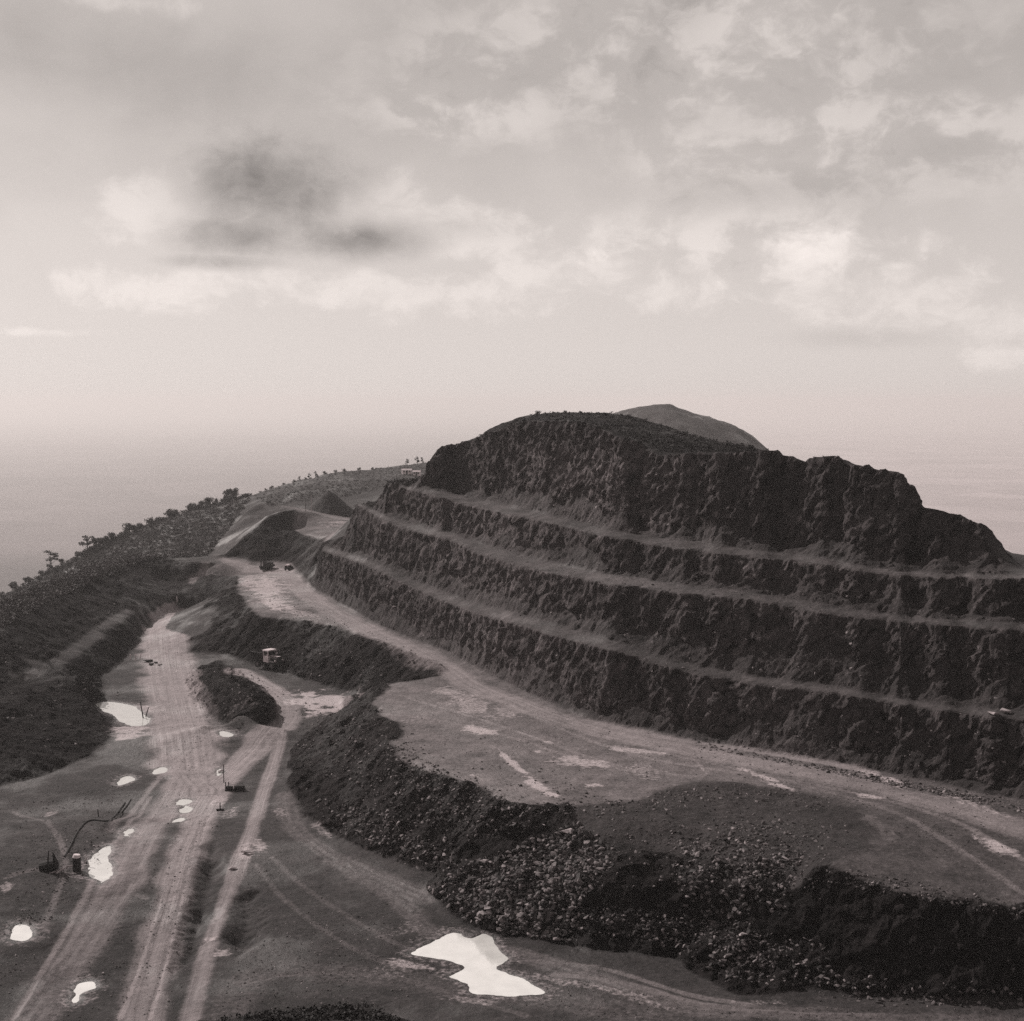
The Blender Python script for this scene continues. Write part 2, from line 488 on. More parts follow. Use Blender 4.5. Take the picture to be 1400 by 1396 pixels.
shoulder = rough(shoulder, 1.5, 2.0, 819, 6.0)
LINES = dict(tal1=tal1, tal2=tal2, tal3=tal3, tal4=tal4, footA=footA, crest1=crest1, inner1=inner1, crest2=crest2, inner2=inner2, crest3=crest3, inner3=inner3, crest4=crest4, edgeA=edgeA,
             edgeA_back=edgeA_back, footC=footC, topF1=topF1, shelfF1=shelfF1, spur=spur, footC2=footC2, gully=gully, footB=footB, shoulder=shoulder,
             shoulder2=shoulder2, rim=rim, terrin=terrin, terr=terr, terrfoot=terrfoot, heap=heap, heapfoot=heapfoot, island_foot=island_foot + island_foot[:1],
             island_top=island_top, face0_foot=face0_foot, plat=plat,
             mound_f=mound_f, mound_b=mound_b, spur_sky=spur_sky, brow=brow, lip=lip, lip_foot=lip_foot, rim_back=rim_back, cap=cap)
POINTS = plat_back + mound_bl + saddle + spur_back + valley + rim_back2 + rim_back3 + backs + nose_back + right_back + near + outer


# ------------------------------------------------------------------ triangulated ground, refined to an even 3D density
def resample(pts, step):
    out = [pts[0]]
    for a, b in zip(pts, pts[1:]):
        n = max(1, int(math.dist(a, b) / (step * (1 + a[1] / 300.0))))
        for i in range(1, n + 1):
            out.append(tuple(a[k] + (b[k] - a[k]) * i / n for k in range(3)))
    return out


def cdt(points, edges):
    co = [Vector((p[0], p[1])) for p in points]
    v, e, f, ov, oe, of = geometry.delaunay_2d_cdt(co, edges, [], 0, 1e-4, True)
    z = np.zeros(len(v))
    pz = np.array([p[2] for p in points])
    for i, o in enumerate(ov):
        if o:
            z[i] = pz[list(o)].mean()
        else:
            q = np.array(points)
            dd = np.hypot(q[:, 0] - v[i][0], q[:, 1] - v[i][1])
            nn = np.argsort(dd)[:3]
            w = 1 / (dd[nn] + .01)
            z[i] = (pz[nn] * w).sum() / w.sum()
    V = np.array([(p[0], p[1], z[i]) for i, p in enumerate(v)])
    T = np.array([t for t in f if len(t) == 3], dtype=np.int64)
    a, b, c = V[T[:, 0]], V[T[:, 1]], V[T[:, 2]]
    cr = (b[:, 0] - a[:, 0]) * (c[:, 1] - a[:, 1]) - (b[:, 1] - a[:, 1]) * (c[:, 0] - a[:, 0])
    T[cr < 0] = T[cr < 0][:, ::-1]
    return V, T[np.abs(cr) > 1e-6]


pts, edges = [], []
for nm, L in LINES.items():
    L = resample(L, 3.0)
    i0 = len(pts)
    pts += L
    edges += [(i0 + i, i0 + i + 1) for i in range(len(L) - 1)]
pts += POINTS
V1, T1 = cdt(pts, edges)
bvh1 = BVHTree.FromPolygons([Vector(v) for v in V1], [tuple(t) for t in T1])


def drop(b, x, y):
    h = b.ray_cast(Vector((x, y, 500)), Vector((0, 0, -1)))
    return h[0].z if h[0] is not None else 0.0


# a loose grid of extra points so that flats are not spanned by slivers
allp = np.array([(p[0], p[1]) for p in pts])
extra = []
for (x0, x1, y0, y1, st) in ((-125, 115, 100, 300, 5.0), (-125, 60, 300, 470, 7.0), (-280, 120, 470, 900, 16.0), (-260, -125, 120, 470, 14)):
    gx, gy = np.meshgrid(np.arange(x0, x1, st), np.arange(y0, y1, st))
    g = np.stack([gx.ravel(), gy.ravel()], 1) + rng.uniform(-st * .3, st * .3, (gx.size, 2))
    for q in g:
        if np.min((allp[:, 0] - q[0]) ** 2 + (allp[:, 1] - q[1]) ** 2) > (st * 0.42) ** 2:
            extra.append((q[0], q[1], drop(bvh1, q[0], q[1])))
V, T = cdt(pts + extra, edges)


def inside(poly, x, y):
    poly = np.array([tuple(p)[:2] for p in poly], float)
    c = np.zeros(len(x), bool)
    j = len(poly) - 1
    for i in range(len(poly)):
        xi, yi = poly[i]
        xj, yj = poly[j]
        if yi != yj:
            k = ((yi > y) != (yj > y)) & (x < (xj - xi) * (y - yi) / (yj - yi) + xi)
            c ^= k
        j = i
    return c


# ------------------------------------------------------------------ which stretch of ground every triangle belongs to
LAB = dict(pit_floor=0, lower_terrace=1, rock_face=2, ledge=6, hilltop=9, cut_bank=10, rim_bank=11, spoil_bank=12, hillside=13, near_slope=14, mound=15, upper_platform=16)
cen = V[T].mean(1)
lab = np.full(len(T), LAB['hillside'])
cx, cy = cen[:, 0], cen[:, 1]
rev = lambda a: list(a)[::-1]
foot_edge = footC + [spur[0]] if False else None
floor_poly = terrfoot + heapfoot[::1] + [(-95, 150, 0), (-100, 118, 0)] + lip_foot + [(130, 118, 0)] + rev(footB) + rev(footC2) + rev(footC)
lab[inside([(-97, 150), (-98, 215)] + [p[:2] for p in terr] + [(-100, 400)] + [(-78, 425), (100, 125), (160, 130), (160, 95), (-100, 95)], cx, cy)] = LAB['cut_bank']
A_poly = [edgeA_back[0]] + face0_foot + footA + rev(edgeA) + rev(edgeA_back)
bank_poly = footC + [spur[-1]] + footC2 + gully[:0] + footB + rev(edgeA) + rev(edgeA_back)
lab[inside(bank_poly, cx, cy)] = LAB['cut_bank']
lab[inside(floor_poly, cx, cy)] = LAB['pit_floor']
lab[inside(island_foot, cx, cy)] = LAB['cut_bank']
lab[inside(A_poly, cx, cy)] = LAB['lower_terrace']
lab[inside(footA + rev(crest1), cx, cy)] = LAB['rock_face']
for kk, (fa, fb) in enumerate(((footA, tal1), (inner1, tal2), (inner2, tal3), (inner3, tal4))):
    TAL = inside(fa + rev(fb), cx, cy)
    globals()['tmask%d' % kk] = TAL
lab[inside(crest1 + rev(inner1), cx, cy)] = LAB['ledge']
lab[inside(inner1 + rev(crest2), cx, cy)] = LAB['rock_face'] + 1
lab[inside(crest2 + rev(inner2), cx, cy)] = LAB['ledge'] + 1
lab[inside(inner2 + rev(crest3), cx, cy)] = LAB['rock_face'] + 2
lab[inside(crest3 + rev(inner3), cx, cy)] = LAB['ledge'] + 2
k4 = [p for p in inner3 if p[0] / p[1] <= (1385 - 700) / 1923.0]
lab[inside(k4 + rev(crest4), cx, cy)] = LAB['rock_face'] + 3
top_poly = list(crest4) + [(crest4[-1][0] + 3, crest4[-1][1] + 30), (80, 260), (60, 330), (30, 400), (-25, 430)]
lab[inside(top_poly, cx, cy)] = LAB['hilltop']
lab[inside(rim + [(-88, 420, 0), (-78, 400, 0)] + rev(footC) + terrfoot + [terr[3]] + heapfoot[-1:] + [(-93, 150, 0)], cx, cy) & (lab != LAB['pit_floor']) & (lab != LAB['lower_terrace'])] = LAB['rim_bank']
lab[inside(heap[:] + heapfoot, cx, cy)] = LAB['spoil_bank']
lab[inside([mound_bl[0]] + mound_b + [plat[1]] + [plat[0]] + face0_foot[3:4] + rev(face0_foot[:3]), cx, cy)] = LAB['mound']
lab[inside(face0_foot[2:] + [crest1[0]] + rev(plat), cx, cy)] = LAB['mound']
lab[inside(face0_foot + [crest1[0]] + rev(plat)[:3] + [plat[1]] + rev(mound_f), cx, cy)] = 18
lab[(lab == LAB['rim_bank']) & inside(rev(terrin) + [(-99, 405)] + rev(terr), cx, cy)] = 17
lab[inside(terrin + rev(terr), cx, cy)] = 17
lab[inside(plat + [(-53, 440)] + plat_back, cx, cy)] = LAB['upper_platform']
lab[(cy < 124) & inside(lip_foot + [(150, 60), (300, -50), (-300, -50), (-110, 100)], cx, cy)] = LAB['near_slope']

hump_poly = line([(800, 1100), (865, 1093), (915, 1078), (950, 1068), (1000, 1067), (1060, 1074), (1125, 1088), (1175, 1105), (1205, 1128), (1190, 1155), (1155, 1170), (1110, 1185), (1040, 1165), (960, 1150), (900, 1145), (830, 1150), (790, 1125)], 9.6)
lab[(lab == 10) & inside(hump_poly, cx, cy)] = 19
for kk in range(4):
    lab[globals()['tmask%d' % kk] & (lab == 2 + kk)] = 20 + kk

# LOD: how fine each stretch is meshed, as a share of its distance
fine = np.full(40, .0034)
for q in (2, 3, 4, 5, 20, 21, 22, 23):
    fine[q] = .0021
fine[10] = fine[19] = .0021
fine[12] = fine[15] = fine[18] = .0024
fine[17] = .0027
fine[11] = .0027
fine[0] = fine[1] = .0028
fine[9] = .0028
fine[13] = .006
fine[14] = .0040


def refine(V, T, lab, passes=14):
    for it in range(passes):
        n = len(V)
        e = np.concatenate([T[:, [0, 1]], T[:, [1, 2]], T[:, [2, 0]]])
        es = np.sort(e, 1)
        key = es[:, 0] * n + es[:, 1]
        uk, inv = np.unique(key, return_inverse=True)
        a, b = uk // n, uk % n
        ln = np.linalg.norm(V[a] - V[b], axis=1)
        mid = (V[a] + V[b]) / 2
        dist = np.linalg.norm(mid - CAM, axis=1)
        # out-of-frame ground needs less
        off = np.abs(mid[:, 0]) / np.maximum(mid[:, 1], 1)
        fk = np.full(len(uk), 1.0)
        np.minimum.at(fk, inv, np.tile(fine[lab], 3))
        far = np.clip((off - .38) * 12, 0, 4) + (mid[:, 1] < 100) * 6
        thr = np.maximum(0.2, dist * fk * (1 + far))
        mark = ln > thr
        if not mark.any():
            break
        newid = np.full(len(uk), -1)
        newid[mark] = n + np.arange(mark.sum())
        V = np.concatenate([V, mid[mark]])
        m = newid[inv].reshape(3, -1).T      # per triangle: new vertex on edges 01, 12, 20
        cnt = (m >= 0).sum(1)
        outT, outL = [T[cnt == 0]], [lab[cnt == 0]]
        for k in range(3):                   # one marked edge
            s = (cnt == 1) & (m[:, k] >= 0)
            A, B, Cc, M = T[s, k], T[s, (k + 1) % 3], T[s, (k + 2) % 3], m[s, k]
            outT += [np.stack([A, M, Cc], 1), np.stack([M, B, Cc], 1)]
            outL += [lab[s]] * 2
            s = (cnt == 2) & (m[:, k] < 0)   # two marked: edge k is whole
            A, B, Cc = T[s, k], T[s, (k + 1) % 3], T[s, (k + 2) % 3]
            M1, M2 = m[s, (k + 1) % 3], m[s, (k + 2) % 3]
            outT += [np.stack([M2, M1, Cc], 1), np.stack([A, B, M1], 1), np.stack([A, M1, M2], 1)]
            outL += [lab[s]] * 3
        s = cnt == 3
        A, B, Cc = T[s].T
        m0, m1, m2 = m[s].T
        outT += [np.stack([A, m0, m2], 1), np.stack([m0, B, m1], 1), np.stack([m2, m1, Cc], 1), np.stack([m0, m1, m2], 1)]
        outL += [lab[s]] * 4
        T, lab = np.concatenate(outT), np.concatenate(outL)
    return V, T, lab


def vnormals(V, T):
    fn = np.cross(V[T[:, 1]] - V[T[:, 0]], V[T[:, 2]] - V[T[:, 0]])
    N = np.zeros_like(V)
    for k in range(3):
        for c in range(3):
            N[:, c] += np.bincount(T[:, k], fn[:, c], len(V))
    return N / np.maximum(np.linalg.norm(N, axis=1, keepdims=True), 1e-9)


def tri_to_vert(T, val, n):
    s = np.zeros(n)
    c = np.zeros(n)
    for k in range(3):
        s += np.bincount(T[:, k], val, n)
        c += np.bincount(T[:, k], minlength=n)
    return s / np.maximum(c, 1)


def smooth(T, val, it):
    n = len(val)
    for _ in range(it):
        val = tri_to_vert(T, val[T].mean(1), n)
    return val


V, T, lab = refine(V, T, lab)
nV = len(V)
print('ground', nV, len(T))

# loose ground has no knife edges: round everything that is not rock
loose = smooth(T, tri_to_vert(T, np.where(np.isin(lab, [2, 3, 4, 5]), 0.0, np.where(np.isin(lab, [6, 7, 8, 20, 21, 22, 23]), .25, 1.0)), nV), 4)
zz = V[:, 2].copy()
for _ in range(14):
    zz = zz + loose * (tri_to_vert(T, zz[T].mean(1), nV) - zz)
V[:, 2] = zz
# washed out ditch and hollow between the two tracks
for poly_, dep in ((ditch_l + rev(ditch_r), 1.2), (hollow_rim[:-1], 1.1)):
    c_ = np.array([p_[:2] for p_ in poly_])
    k_ = np.where((V[:, 0] > c_[:, 0].min() - 4) & (V[:, 0] < c_[:, 0].max() + 4) & (V[:, 1] > c_[:, 1].min() - 4) & (V[:, 1] < c_[:, 1].max() + 4))[0]
    x_, y_ = V[k_, 0], V[k_, 1]
    d_ = np.full(len(k_), 1e9)
    for a_, b_ in zip(c_, np.roll(c_, -1, 0)):
        e_ = b_ - a_
        t_ = np.clip(((x_ - a_[0]) * e_[0] + (y_ - a_[1]) * e_[1]) / max(e_ @ e_, 1e-9), 0, 1)
        d_ = np.minimum(d_, np.hypot(x_ - a_[0] - t_ * e_[0], y_ - a_[1] - t_ * e_[1]))
    d_ = np.where(inside(poly_, x_, y_), d_, -d_) + fbm(V[k_], 3.5, 5, .62, 641) * 1.5
    V[k_, 2] -= dep * np.clip((d_ + .3) / 2.4, 0, 1) * (1 + .6 * fbm(V[k_], 3.5, 3, .5, 651))

def blocks(p, size, seed):
    """angular broken blocks: every cell of a jittered lattice is a tilted flat facet"""
    p = p / size
    i0 = np.floor(p).astype(np.int64)
    best = np.full(len(p), 1e9)
    val = np.zeros(len(p))
    for dx in (-1, 0, 1):
        for dy in (-1, 0, 1):
            for dz in (-1, 0, 1):
                c = i0 + np.array([dx, dy, dz])
                jx, jy, jz = (hash3(c[:, 0], c[:, 1], c[:, 2], seed + s_) * .5 + .5 for s_ in (1, 2, 3))
                r_ = p - c - np.stack([jx, jy, jz], 1)
                d2 = (r_ * r_).sum(1)
                k_ = d2 < best
                best[k_] = d2[k_]
                ck = c[k_]
                rk = r_[k_]
                val[k_] = hash3(ck[:, 0], ck[:, 1], ck[:, 2], seed + 4) * .55 + sum(rk[:, a_] * hash3(ck[:, 0], ck[:, 1], ck[:, 2], seed + 5 + a_) for a_ in range(3)) * 1.1
    return val


# displacement: crags on the faces, soil on the flats
ampt = np.zeros(40)
ampt[[2, 3, 4]] = 1.0
ampt[5] = 1.25
ampt[[20, 21, 22, 23]] = .6
ampt[19] = .45
ampt[10] = 1.25
ampt[[6, 7, 8]] = .3
ampt[9] = .5
ampt[11] = 1.0
ampt[12] = ampt[18] = 1.1
ampt[15] = .6
ampt[17] = .4
ampt[13] = .8
ampt[14] = .9
ampt[[0, 1]] = .07
ampt[16] = .1
amp = smooth(T, tri_to_vert(T, ampt[lab], nV), 3)
N0 = smooth(T, vnormals(V, T)[:, 0], 6), smooth(T, vnormals(V, T)[:, 1], 6), smooth(T, vnormals(V, T)[:, 2], 6)
N0 = np.stack(N0, 1)
N0 /= np.maximum(np.linalg.norm(N0, axis=1, keepdims=True), 1e-6)
isrock = smooth(T, tri_to_vert(T, np.where(lab >= 20, .6, np.isin(lab, [2, 3, 4, 5]).astype(float)), nV), 2)
# rock breaks along steep joints: stretch the noise upwards and lean it
q = np.stack([V[:, 0] - .35 * V[:, 2], V[:, 1] + .20 * V[:, 2], V[:, 2] * .42], 1)
crag = fbm(q, 6.5, 6, .64, 11, True) * .50 + fbm(q * np.array([1, 1, 2.2]), 3.4, 6, .66, 31) * .85
soil = fbm(V, 9.0, 6, .60, 51)
gul = fbm(q * np.array([1, 1, .6]), 5.0, 5, .62, 61, True)         # washed gullies on the loose banks
isbank = smooth(T, tri_to_vert(T, np.isin(lab, [10, 11, 12, 18, 20, 21, 22, 23]).astype(float), nV), 3)
softbank = tri_to_vert(T, np.isin(lab, [11, 12, 17]).astype(float), nV)
soil = soil + isbank * gul * .55
rk_ = np.where((isrock > .05) | (isbank > .05))[0]
blk = np.zeros(nV)
blk[rk_] = blocks(q[rk_] * np.array([1, 1, 1.7]), 2.9, 901) * .62 + blocks(q[rk_] * np.array([1, 1, 2.2]), 1.25, 921) * .42
h = amp * (isrock * (crag * .46 + blk) + (1 - isrock) * (soil + isbank * blk * np.where(softbank > .5, .18, .45)))
V = V + N0 * h[:, None]
V[:, 2] += (amp < .5) * (fbm(V, 12.0, 5, .6, 71) * .22 + np.maximum(fbm(V, 2.2, 4, .65, 75), 0) * .16)


# ------------------------------------------------------------------ haul roads, dry silt and puddles worked into the ground
def smoothstep(a, b, x):
    t = np.clip((x - a) / (b - a), 0, 1)
    return t * t * (3 - 2 * t)


ROADS = [  # points, height, half width, paleness
    ([(243, 838), (228, 868), (230, 905), (238, 950), (250, 1000), (258, 1050)], 0, 5.8, .85),
    ([(243, 840), (222, 862), (222, 890), (238, 930), (250, 975), (256, 1015), (258, 1045), (245, 1075), (222, 1115), (196, 1165), (165, 1225), (115, 1295), (60, 1370), (-10, 1460)], 0, 2.5, (.80, .22)),
    ([(228, 880), (222, 925), (228, 975), (246, 1020), (262, 1060), (280, 1085), (272, 1130), (252, 1185), (236, 1240), (214, 1310), (196, 1380), (180, 1470)], 0, 2.3, (.85, .40)),
    ([(262, 900), (268, 930), (284, 970), (296, 1005), (302, 1022)], 0, 1.6, .28),
    ([(324, 918), (352, 931), (377, 947), (392, 964), (394, 982), (374, 1004), (340, 1034), (308, 1062), (286, 1088), (270, 1115)], 0, 2.7, .72),
    ([(392, 972), (383, 1014), (374, 1045), (363, 1078), (350, 1122), (337, 1165), (318, 1212), (299, 1258), (283, 1305), (262, 1390), (250, 1450)], 0, 1.05, (.66, .40)),
    ([(388, 1085), (399, 1128), (430, 1156), (479, 1186), (520, 1212), (556, 1240), (590, 1272), (700, 1300), (800, 1330), (900, 1366), (1000, 1384), (1400, 1396)], .2, 1.7, .20),
    ([(470, 1180), (520, 1205), (575, 1228)], 0, 2.6, .20),
    ([(300, 1395), (360, 1330), (480, 1330), (600, 1345), (760, 1368), (900, 1390)], .2, 2.5, .12),
    ([(300, 767), (335, 771), (372, 774), (392, 786), (412, 806), (450, 834), (500, 860), (556, 884), (604, 908), (648, 938), (700, 960), (760, 982), (850, 1008), (950, 1027), (1100, 1056), (1250, 1090), (1400, 1132), (1900, 1270)], 10, 3.0, .48),
    ([(800, 985), (880, 1003), (960, 1016), (1040, 1028), (1110, 1040), (1180, 1054)], 10, 1.2, .45),
    ([(296, 768), (280, 776), (258, 787)], 8.8, 1.5, .4),
    ([(262, 1110), (240, 1180), (218, 1250), (190, 1330), (165, 1396)], 0, .45, .55), ([(280, 1120), (262, 1190), (240, 1270), (222, 1340), (206, 1396)], 0, .40, .7),
    ([(205, 1090), (165, 1160), (120, 1240), (70, 1320), (20, 1396)], 0, .5, .4),
    ([(520, 975), (600, 985), (700, 1010), (800, 1040), (900, 1062)], 10, .5, .22), ([(560, 955), (660, 985), (760, 1020), (860, 1050), (960, 1062)], 10, .5, .25),
    ([(640, 935), (740, 985), (860, 1030), (1000, 1055), (1150, 1080), (1300, 1120), (1400, 1165)], 10, .6, .28), ([(900, 1030), (1050, 1062), (1200, 1105), (1300, 1150), (1400, 1205)], 9.8, .6, .20),
    ([(760, 1330), (860, 1345), (960, 1372), (1060, 1385), (1200, 1388)], .2, .6, .30), ([(720, 1310), (830, 1325), (930, 1355), (1030, 1376)], .2, .5, .26),
    ([(330, 1345), (420, 1330), (540, 1336), (640, 1365), (720, 1390)], .1, .5, .2), ([(350, 1190), (400, 1240), (470, 1290), (560, 1330)], 0, .5, .16), ([(372, 1180), (440, 1230), (520, 1280), (570, 1300)], 0, .5, .16),
    ([(20, 1110), (60, 1140), (90, 1200), (60, 1290)], 0, .5, .2), ([(0, 1230), (60, 1215), (130, 1225), (200, 1240)], 0, .6, .2), ([(270, 1020), (230, 1050), (190, 1100), (150, 1150)], 0, .6, .35),
]
PALES = [  # dry silt: x, y, rx, ry in the photograph's scale, tilt, height, strength
    (365, 803, 36, 22, 15, 10, .50), (345, 795, 18, 14, 0, 10, .4), (372, 822, 28, 10, 20, 10, .6), (410, 838, 40, 6, 15, 10, .35), (640, 962, 45, 18, 20, 10, .38), (655, 1000, 34, 6, 12, 10, .75), (690, 975, 26, 8, 20, 10, .35),
    (700, 1042, 26, 4, 40, 10, .7), (738, 1075, 30, 7, 34, 10, .75), (646, 1059, 10, 2, 0, 10, .6), (752, 1016, 12, 3, 10, 10, .5), (735, 1028, 6, 2, 0, 10, .5), (800, 1043, 45, 9, 8, 10, .5), (868, 1026, 40, 4, 6, 10, .5),
    (812, 1072, 12, 3, 0, 10, .5), (880, 1055, 40, 12, 10, 10, .25), (1040, 1060, 40, 4, 18, 10, .55), (1068, 1074, 26, 3, 16, 10, .6), (1205, 1064, 36, 6, 20, 10, .6), (1190, 1089, 26, 3, 10, 10, .45), (1360, 1150, 40, 7, 20, 10, .55),
    (1330, 1100, 60, 6, 18, 10, .35), (960, 1050, 14, 3, 50, 10, .4), (570, 985, 40, 8, 0, 10, .2), (448, 960, 50, 15, 3, 0, .85), (420, 965, 20, 8, 20, 0, .35), (480, 975, 22, 6, -10, 0, .3), (175, 1003, 36, 16, 0, 0, .5), (190, 968, 30, 6, 0, 0, .4), (330, 972, 26, 4, 5, 2.5, 0.2),
    (300, 1095, 14, 12, -30, 0, .35), (318, 1110, 18, 9, -40, 0, .3), (355, 1163, 12, 14, 0, 0, .4), (336, 1172, 10, 12, 0, 0, .5), (530, 1325, 40, 14, 0, .1, .16), (560, 1270, 40, 8, -10, 0, .15), (640, 1365, 40, 6, 5, .2, .3), (560, 1318, 40, 6, 8, .1, .4), (305, 1305, 20, 8, 0, 0, .4),
    (290, 1285, 12, 6, 0, 0, .4), (70, 1112, 16, 5, -30, 0, .35), (20, 1170, 20, 4, -30, 0, .3), (8, 1236, 10, 10, 0, 0, .4), (458, 721, 30, 7, 0, 18.5, .45), (910, 1372, 50, 5, 12, .5, .3), (1050, 1368, 50, 5, 4, .5, .25),
    (800, 1345, 90, 5, 12, .2, .3), (380, 1110, 14, 8, 0, 0, .3), (445, 1140, 24, 6, 35, 0, .3),
]
PUDDLES = [  # outline in the photograph's scale, height, label
    ([(128, 962), (145, 959), (170, 962), (186, 966), (195, 974), (206, 981), (200, 990), (182, 992), (165, 987), (152, 976), (140, 970)], 'long puddle under the dark spoil bank by the pale road'),
    ([(296, 1000), (306, 998), (316, 1001), (320, 1005), (312, 1007), (301, 1005)], 'small oval puddle at the foot of the dark island mound'),
    ([(209, 1052), (220, 1048), (231, 1049), (228, 1055), (216, 1058), (209, 1057)], 'small oval puddle at the road fork, left verge'),
    ([(161, 1071), (166, 1063), (177, 1060), (182, 1065), (172, 1070), (163, 1073)], 'small slanted puddle left of the road fork'),
    ([(238, 1096), (246, 1092), (263, 1092), (262, 1097), (254, 1100), (260, 1105), (257, 1111), (248, 1112), (246, 1105), (252, 1101), (240, 1100)], 'ragged puddle between the two wheel tracks of the main road'),
    ([(233, 1124), (240, 1119), (251, 1117), (252, 1121), (244, 1124), (236, 1126)], 'thin puddle just below the ragged puddle on the main road'),
    ([(168, 1142), (174, 1133), (183, 1132), (184, 1137), (178, 1140), (182, 1142), (176, 1145)], 'little puddle on the left wheel track above the big bright puddle'),
    ([(121, 1186), (125, 1172), (136, 1163), (148, 1156), (150, 1168), (154, 1190), (149, 1200), (138, 1209), (133, 1203), (122, 1198)], 'big bright pear shaped puddle beside the rusty drum'),
    ([(13, 1283), (15, 1268), (25, 1262), (37, 1263), (46, 1270), (44, 1280), (30, 1286)], 'round bright puddle near the left edge of the pit floor'),
    ([(93, 1366), (100, 1354), (112, 1344), (126, 1341), (127, 1349), (116, 1358), (110, 1370), (98, 1374)], 'ragged puddle on the nearest stretch of the left wheel track'),
    ([(562, 1303), (604, 1277), (627, 1274), (646, 1281), (663, 1275), (676, 1286), (684, 1297), (697, 1310), (681, 1324), (716, 1336), (750, 1356), (717, 1361), (646, 1358), (636, 1345), (617, 1334), (633, 1323), (604, 1313)], 'largest white puddle on the pit floor below the rubble slope'),
    ([(226, 1062), (231, 1061), (233, 1064), (227, 1065)], 'tiny puddle on the road just below the left verge puddle'),
    ([(295, 1054), (301, 1050), (304, 1055), (299, 1060)], 'tiny puddle beside the tall dark stake'),
]


def near_line(V, idx, pl):
    """distance, signed offset and length along for vertices idx to a polyline in plan"""
    X = V[idx][:, :2]
    best = np.full(len(idx), 1e9)
    u = np.zeros(len(idx))
    v = np.zeros(len(idx))
    s0 = 0.0
    for a, b in zip(pl[:-1], pl[1:]):
        d = np.array([b[0] - a[0], b[1] - a[1]])
        L = math.hypot(*d)
        d = d / max(L, 1e-6)
        r = X - np.array(a[:2])
        t = np.clip(r @ d, 0, L)
        off = r - t[:, None] * d
        dist = np.hypot(off[:, 0], off[:, 1])
        k = dist < best
        best[k] = dist[k]
        sg = np.sign(r[:, 0] * d[1] - r[:, 1] * d[0])
        u[k] = (dist * sg)[k]
        v[k] = (s0 + t)[k]
        s0 += L
    return best, u, v


def catmull(pts, n=6):
    out = []
    p = [np.array(q, float) for q in pts]
    p = [2 * p[0] - p[1]] + p + [2 * p[-1] - p[-2]]
    for i in range(1, len(p) - 2):
        for t in np.arange(n) / n:
            a, b, c, d = p[i - 1], p[i], p[i + 1], p[i + 2]
            out.append(tuple(0.5 * (2 * b + (c - a) * t + (2 * a - 5 * b + 4 * c - d) * t * t + (3 * b - a - 3 * c + d) * t ** 3)))
    out.append(tuple(p[-2]))
    return out


a_road = np.zeros(nV)
a_u = np.zeros(nV)
a_v = np.zeros(nV)
roadid = np.full(nV, -1)
flat_id = np.where((V[:, 1] < 480) & (V[:, 1] > 95) & (np.abs(V[:, 0]) < 140))[0]
wob = fbm(V[flat_id], 5.0, 3, .55, 91)
wob2 = fbm(V[flat_id], 22.0, 3, .55, 95)
rut = np.zeros(nV)
for ri, (pl, z, hw, pale) in enumerate(ROADS):
    pl = catmull([P(x, y, z) for x, y in pl])
    dist, u, v = near_line(V, flat_id, pl)
    ok = np.abs(V[flat_id, 2] - z) < 2.6
    if isinstance(pale, tuple):
        pale = np.interp(v / v.max(), [0, .45, 1], [pale[0], pale[0], pale[1]])
    mk = smoothstep(hw * 1.35, hw * .55, dist + wob * hw * .35) * pale * ok * (1 + .35 * wob2)
    k = mk > a_road[flat_id]
    ids = flat_id[k]
    a_road[ids] = mk[k]
    a_u[ids] = u[k] + 37.0 * ri
    a_v[ids] = v[k]
    roadid[ids] = ri
    # worn ruts: two shallow grooves for every pass
    g = np.sin((u + .4 * wob) * (2 * math.pi / 1.35)) * smoothstep(hw * 1.2, hw * .6, dist) * ok
    rut[flat_id] += -.05 * g * np.where(pale > .15, 1, 0)
V[:, 2] += rut

a_pale = np.zeros(nV)
fl = V[flat_id]
pn = fbm(fl, 3.0, 6, .72, 131)
for (x, y, rx, ry, tilt, z, st) in PALES:
    c = np.array(P(x, y, z))
    ex = np.array(P(x + 1, y, z)) - c
    ey = np.array(P(x, y + 1, z)) - c
    M = np.linalg.inv(np.array([[ex[0], ey[0]], [ex[1], ey[1]]]))
    dpx = (fl[:, :2] - c[:2]) @ M.T
    ct, stt = math.cos(R(tilt)), math.sin(R(tilt))
    dx = (dpx[:, 0] * ct + dpx[:, 1] * stt) / rx
    dy = (-dpx[:, 0] * stt + dpx[:, 1] * ct) / ry
    r2 = np.sqrt(dx * dx + dy * dy)
    mk = smoothstep(1.25, .35, r2 + 1.25 * pn) * st * (np.abs(fl[:, 2] - z) < 2.5)
    a_pale[flat_id] = np.maximum(a_pale[flat_id], mk)


def polydist(poly, X):
    d = np.full(len(X), 1e9)
    for a, b in zip(poly, poly[1:] + poly[:1]):
        a, b = np.array(a[:2]), np.array(b[:2])
        e = b - a
        t = np.clip(((X - a) @ e) / max(e @ e, 1e-9), 0, 1)
        d = np.minimum(d, np.hypot(*(X - a - t[:, None] * e).T))
    return np.where(inside(poly, X[:, 0], X[:, 1]), d, -d)


def flat_bvh():
    k = V[T[:, 0], 1] < 900
    return BVHTree.FromPolygons(V.tolist(), T[k].tolist())


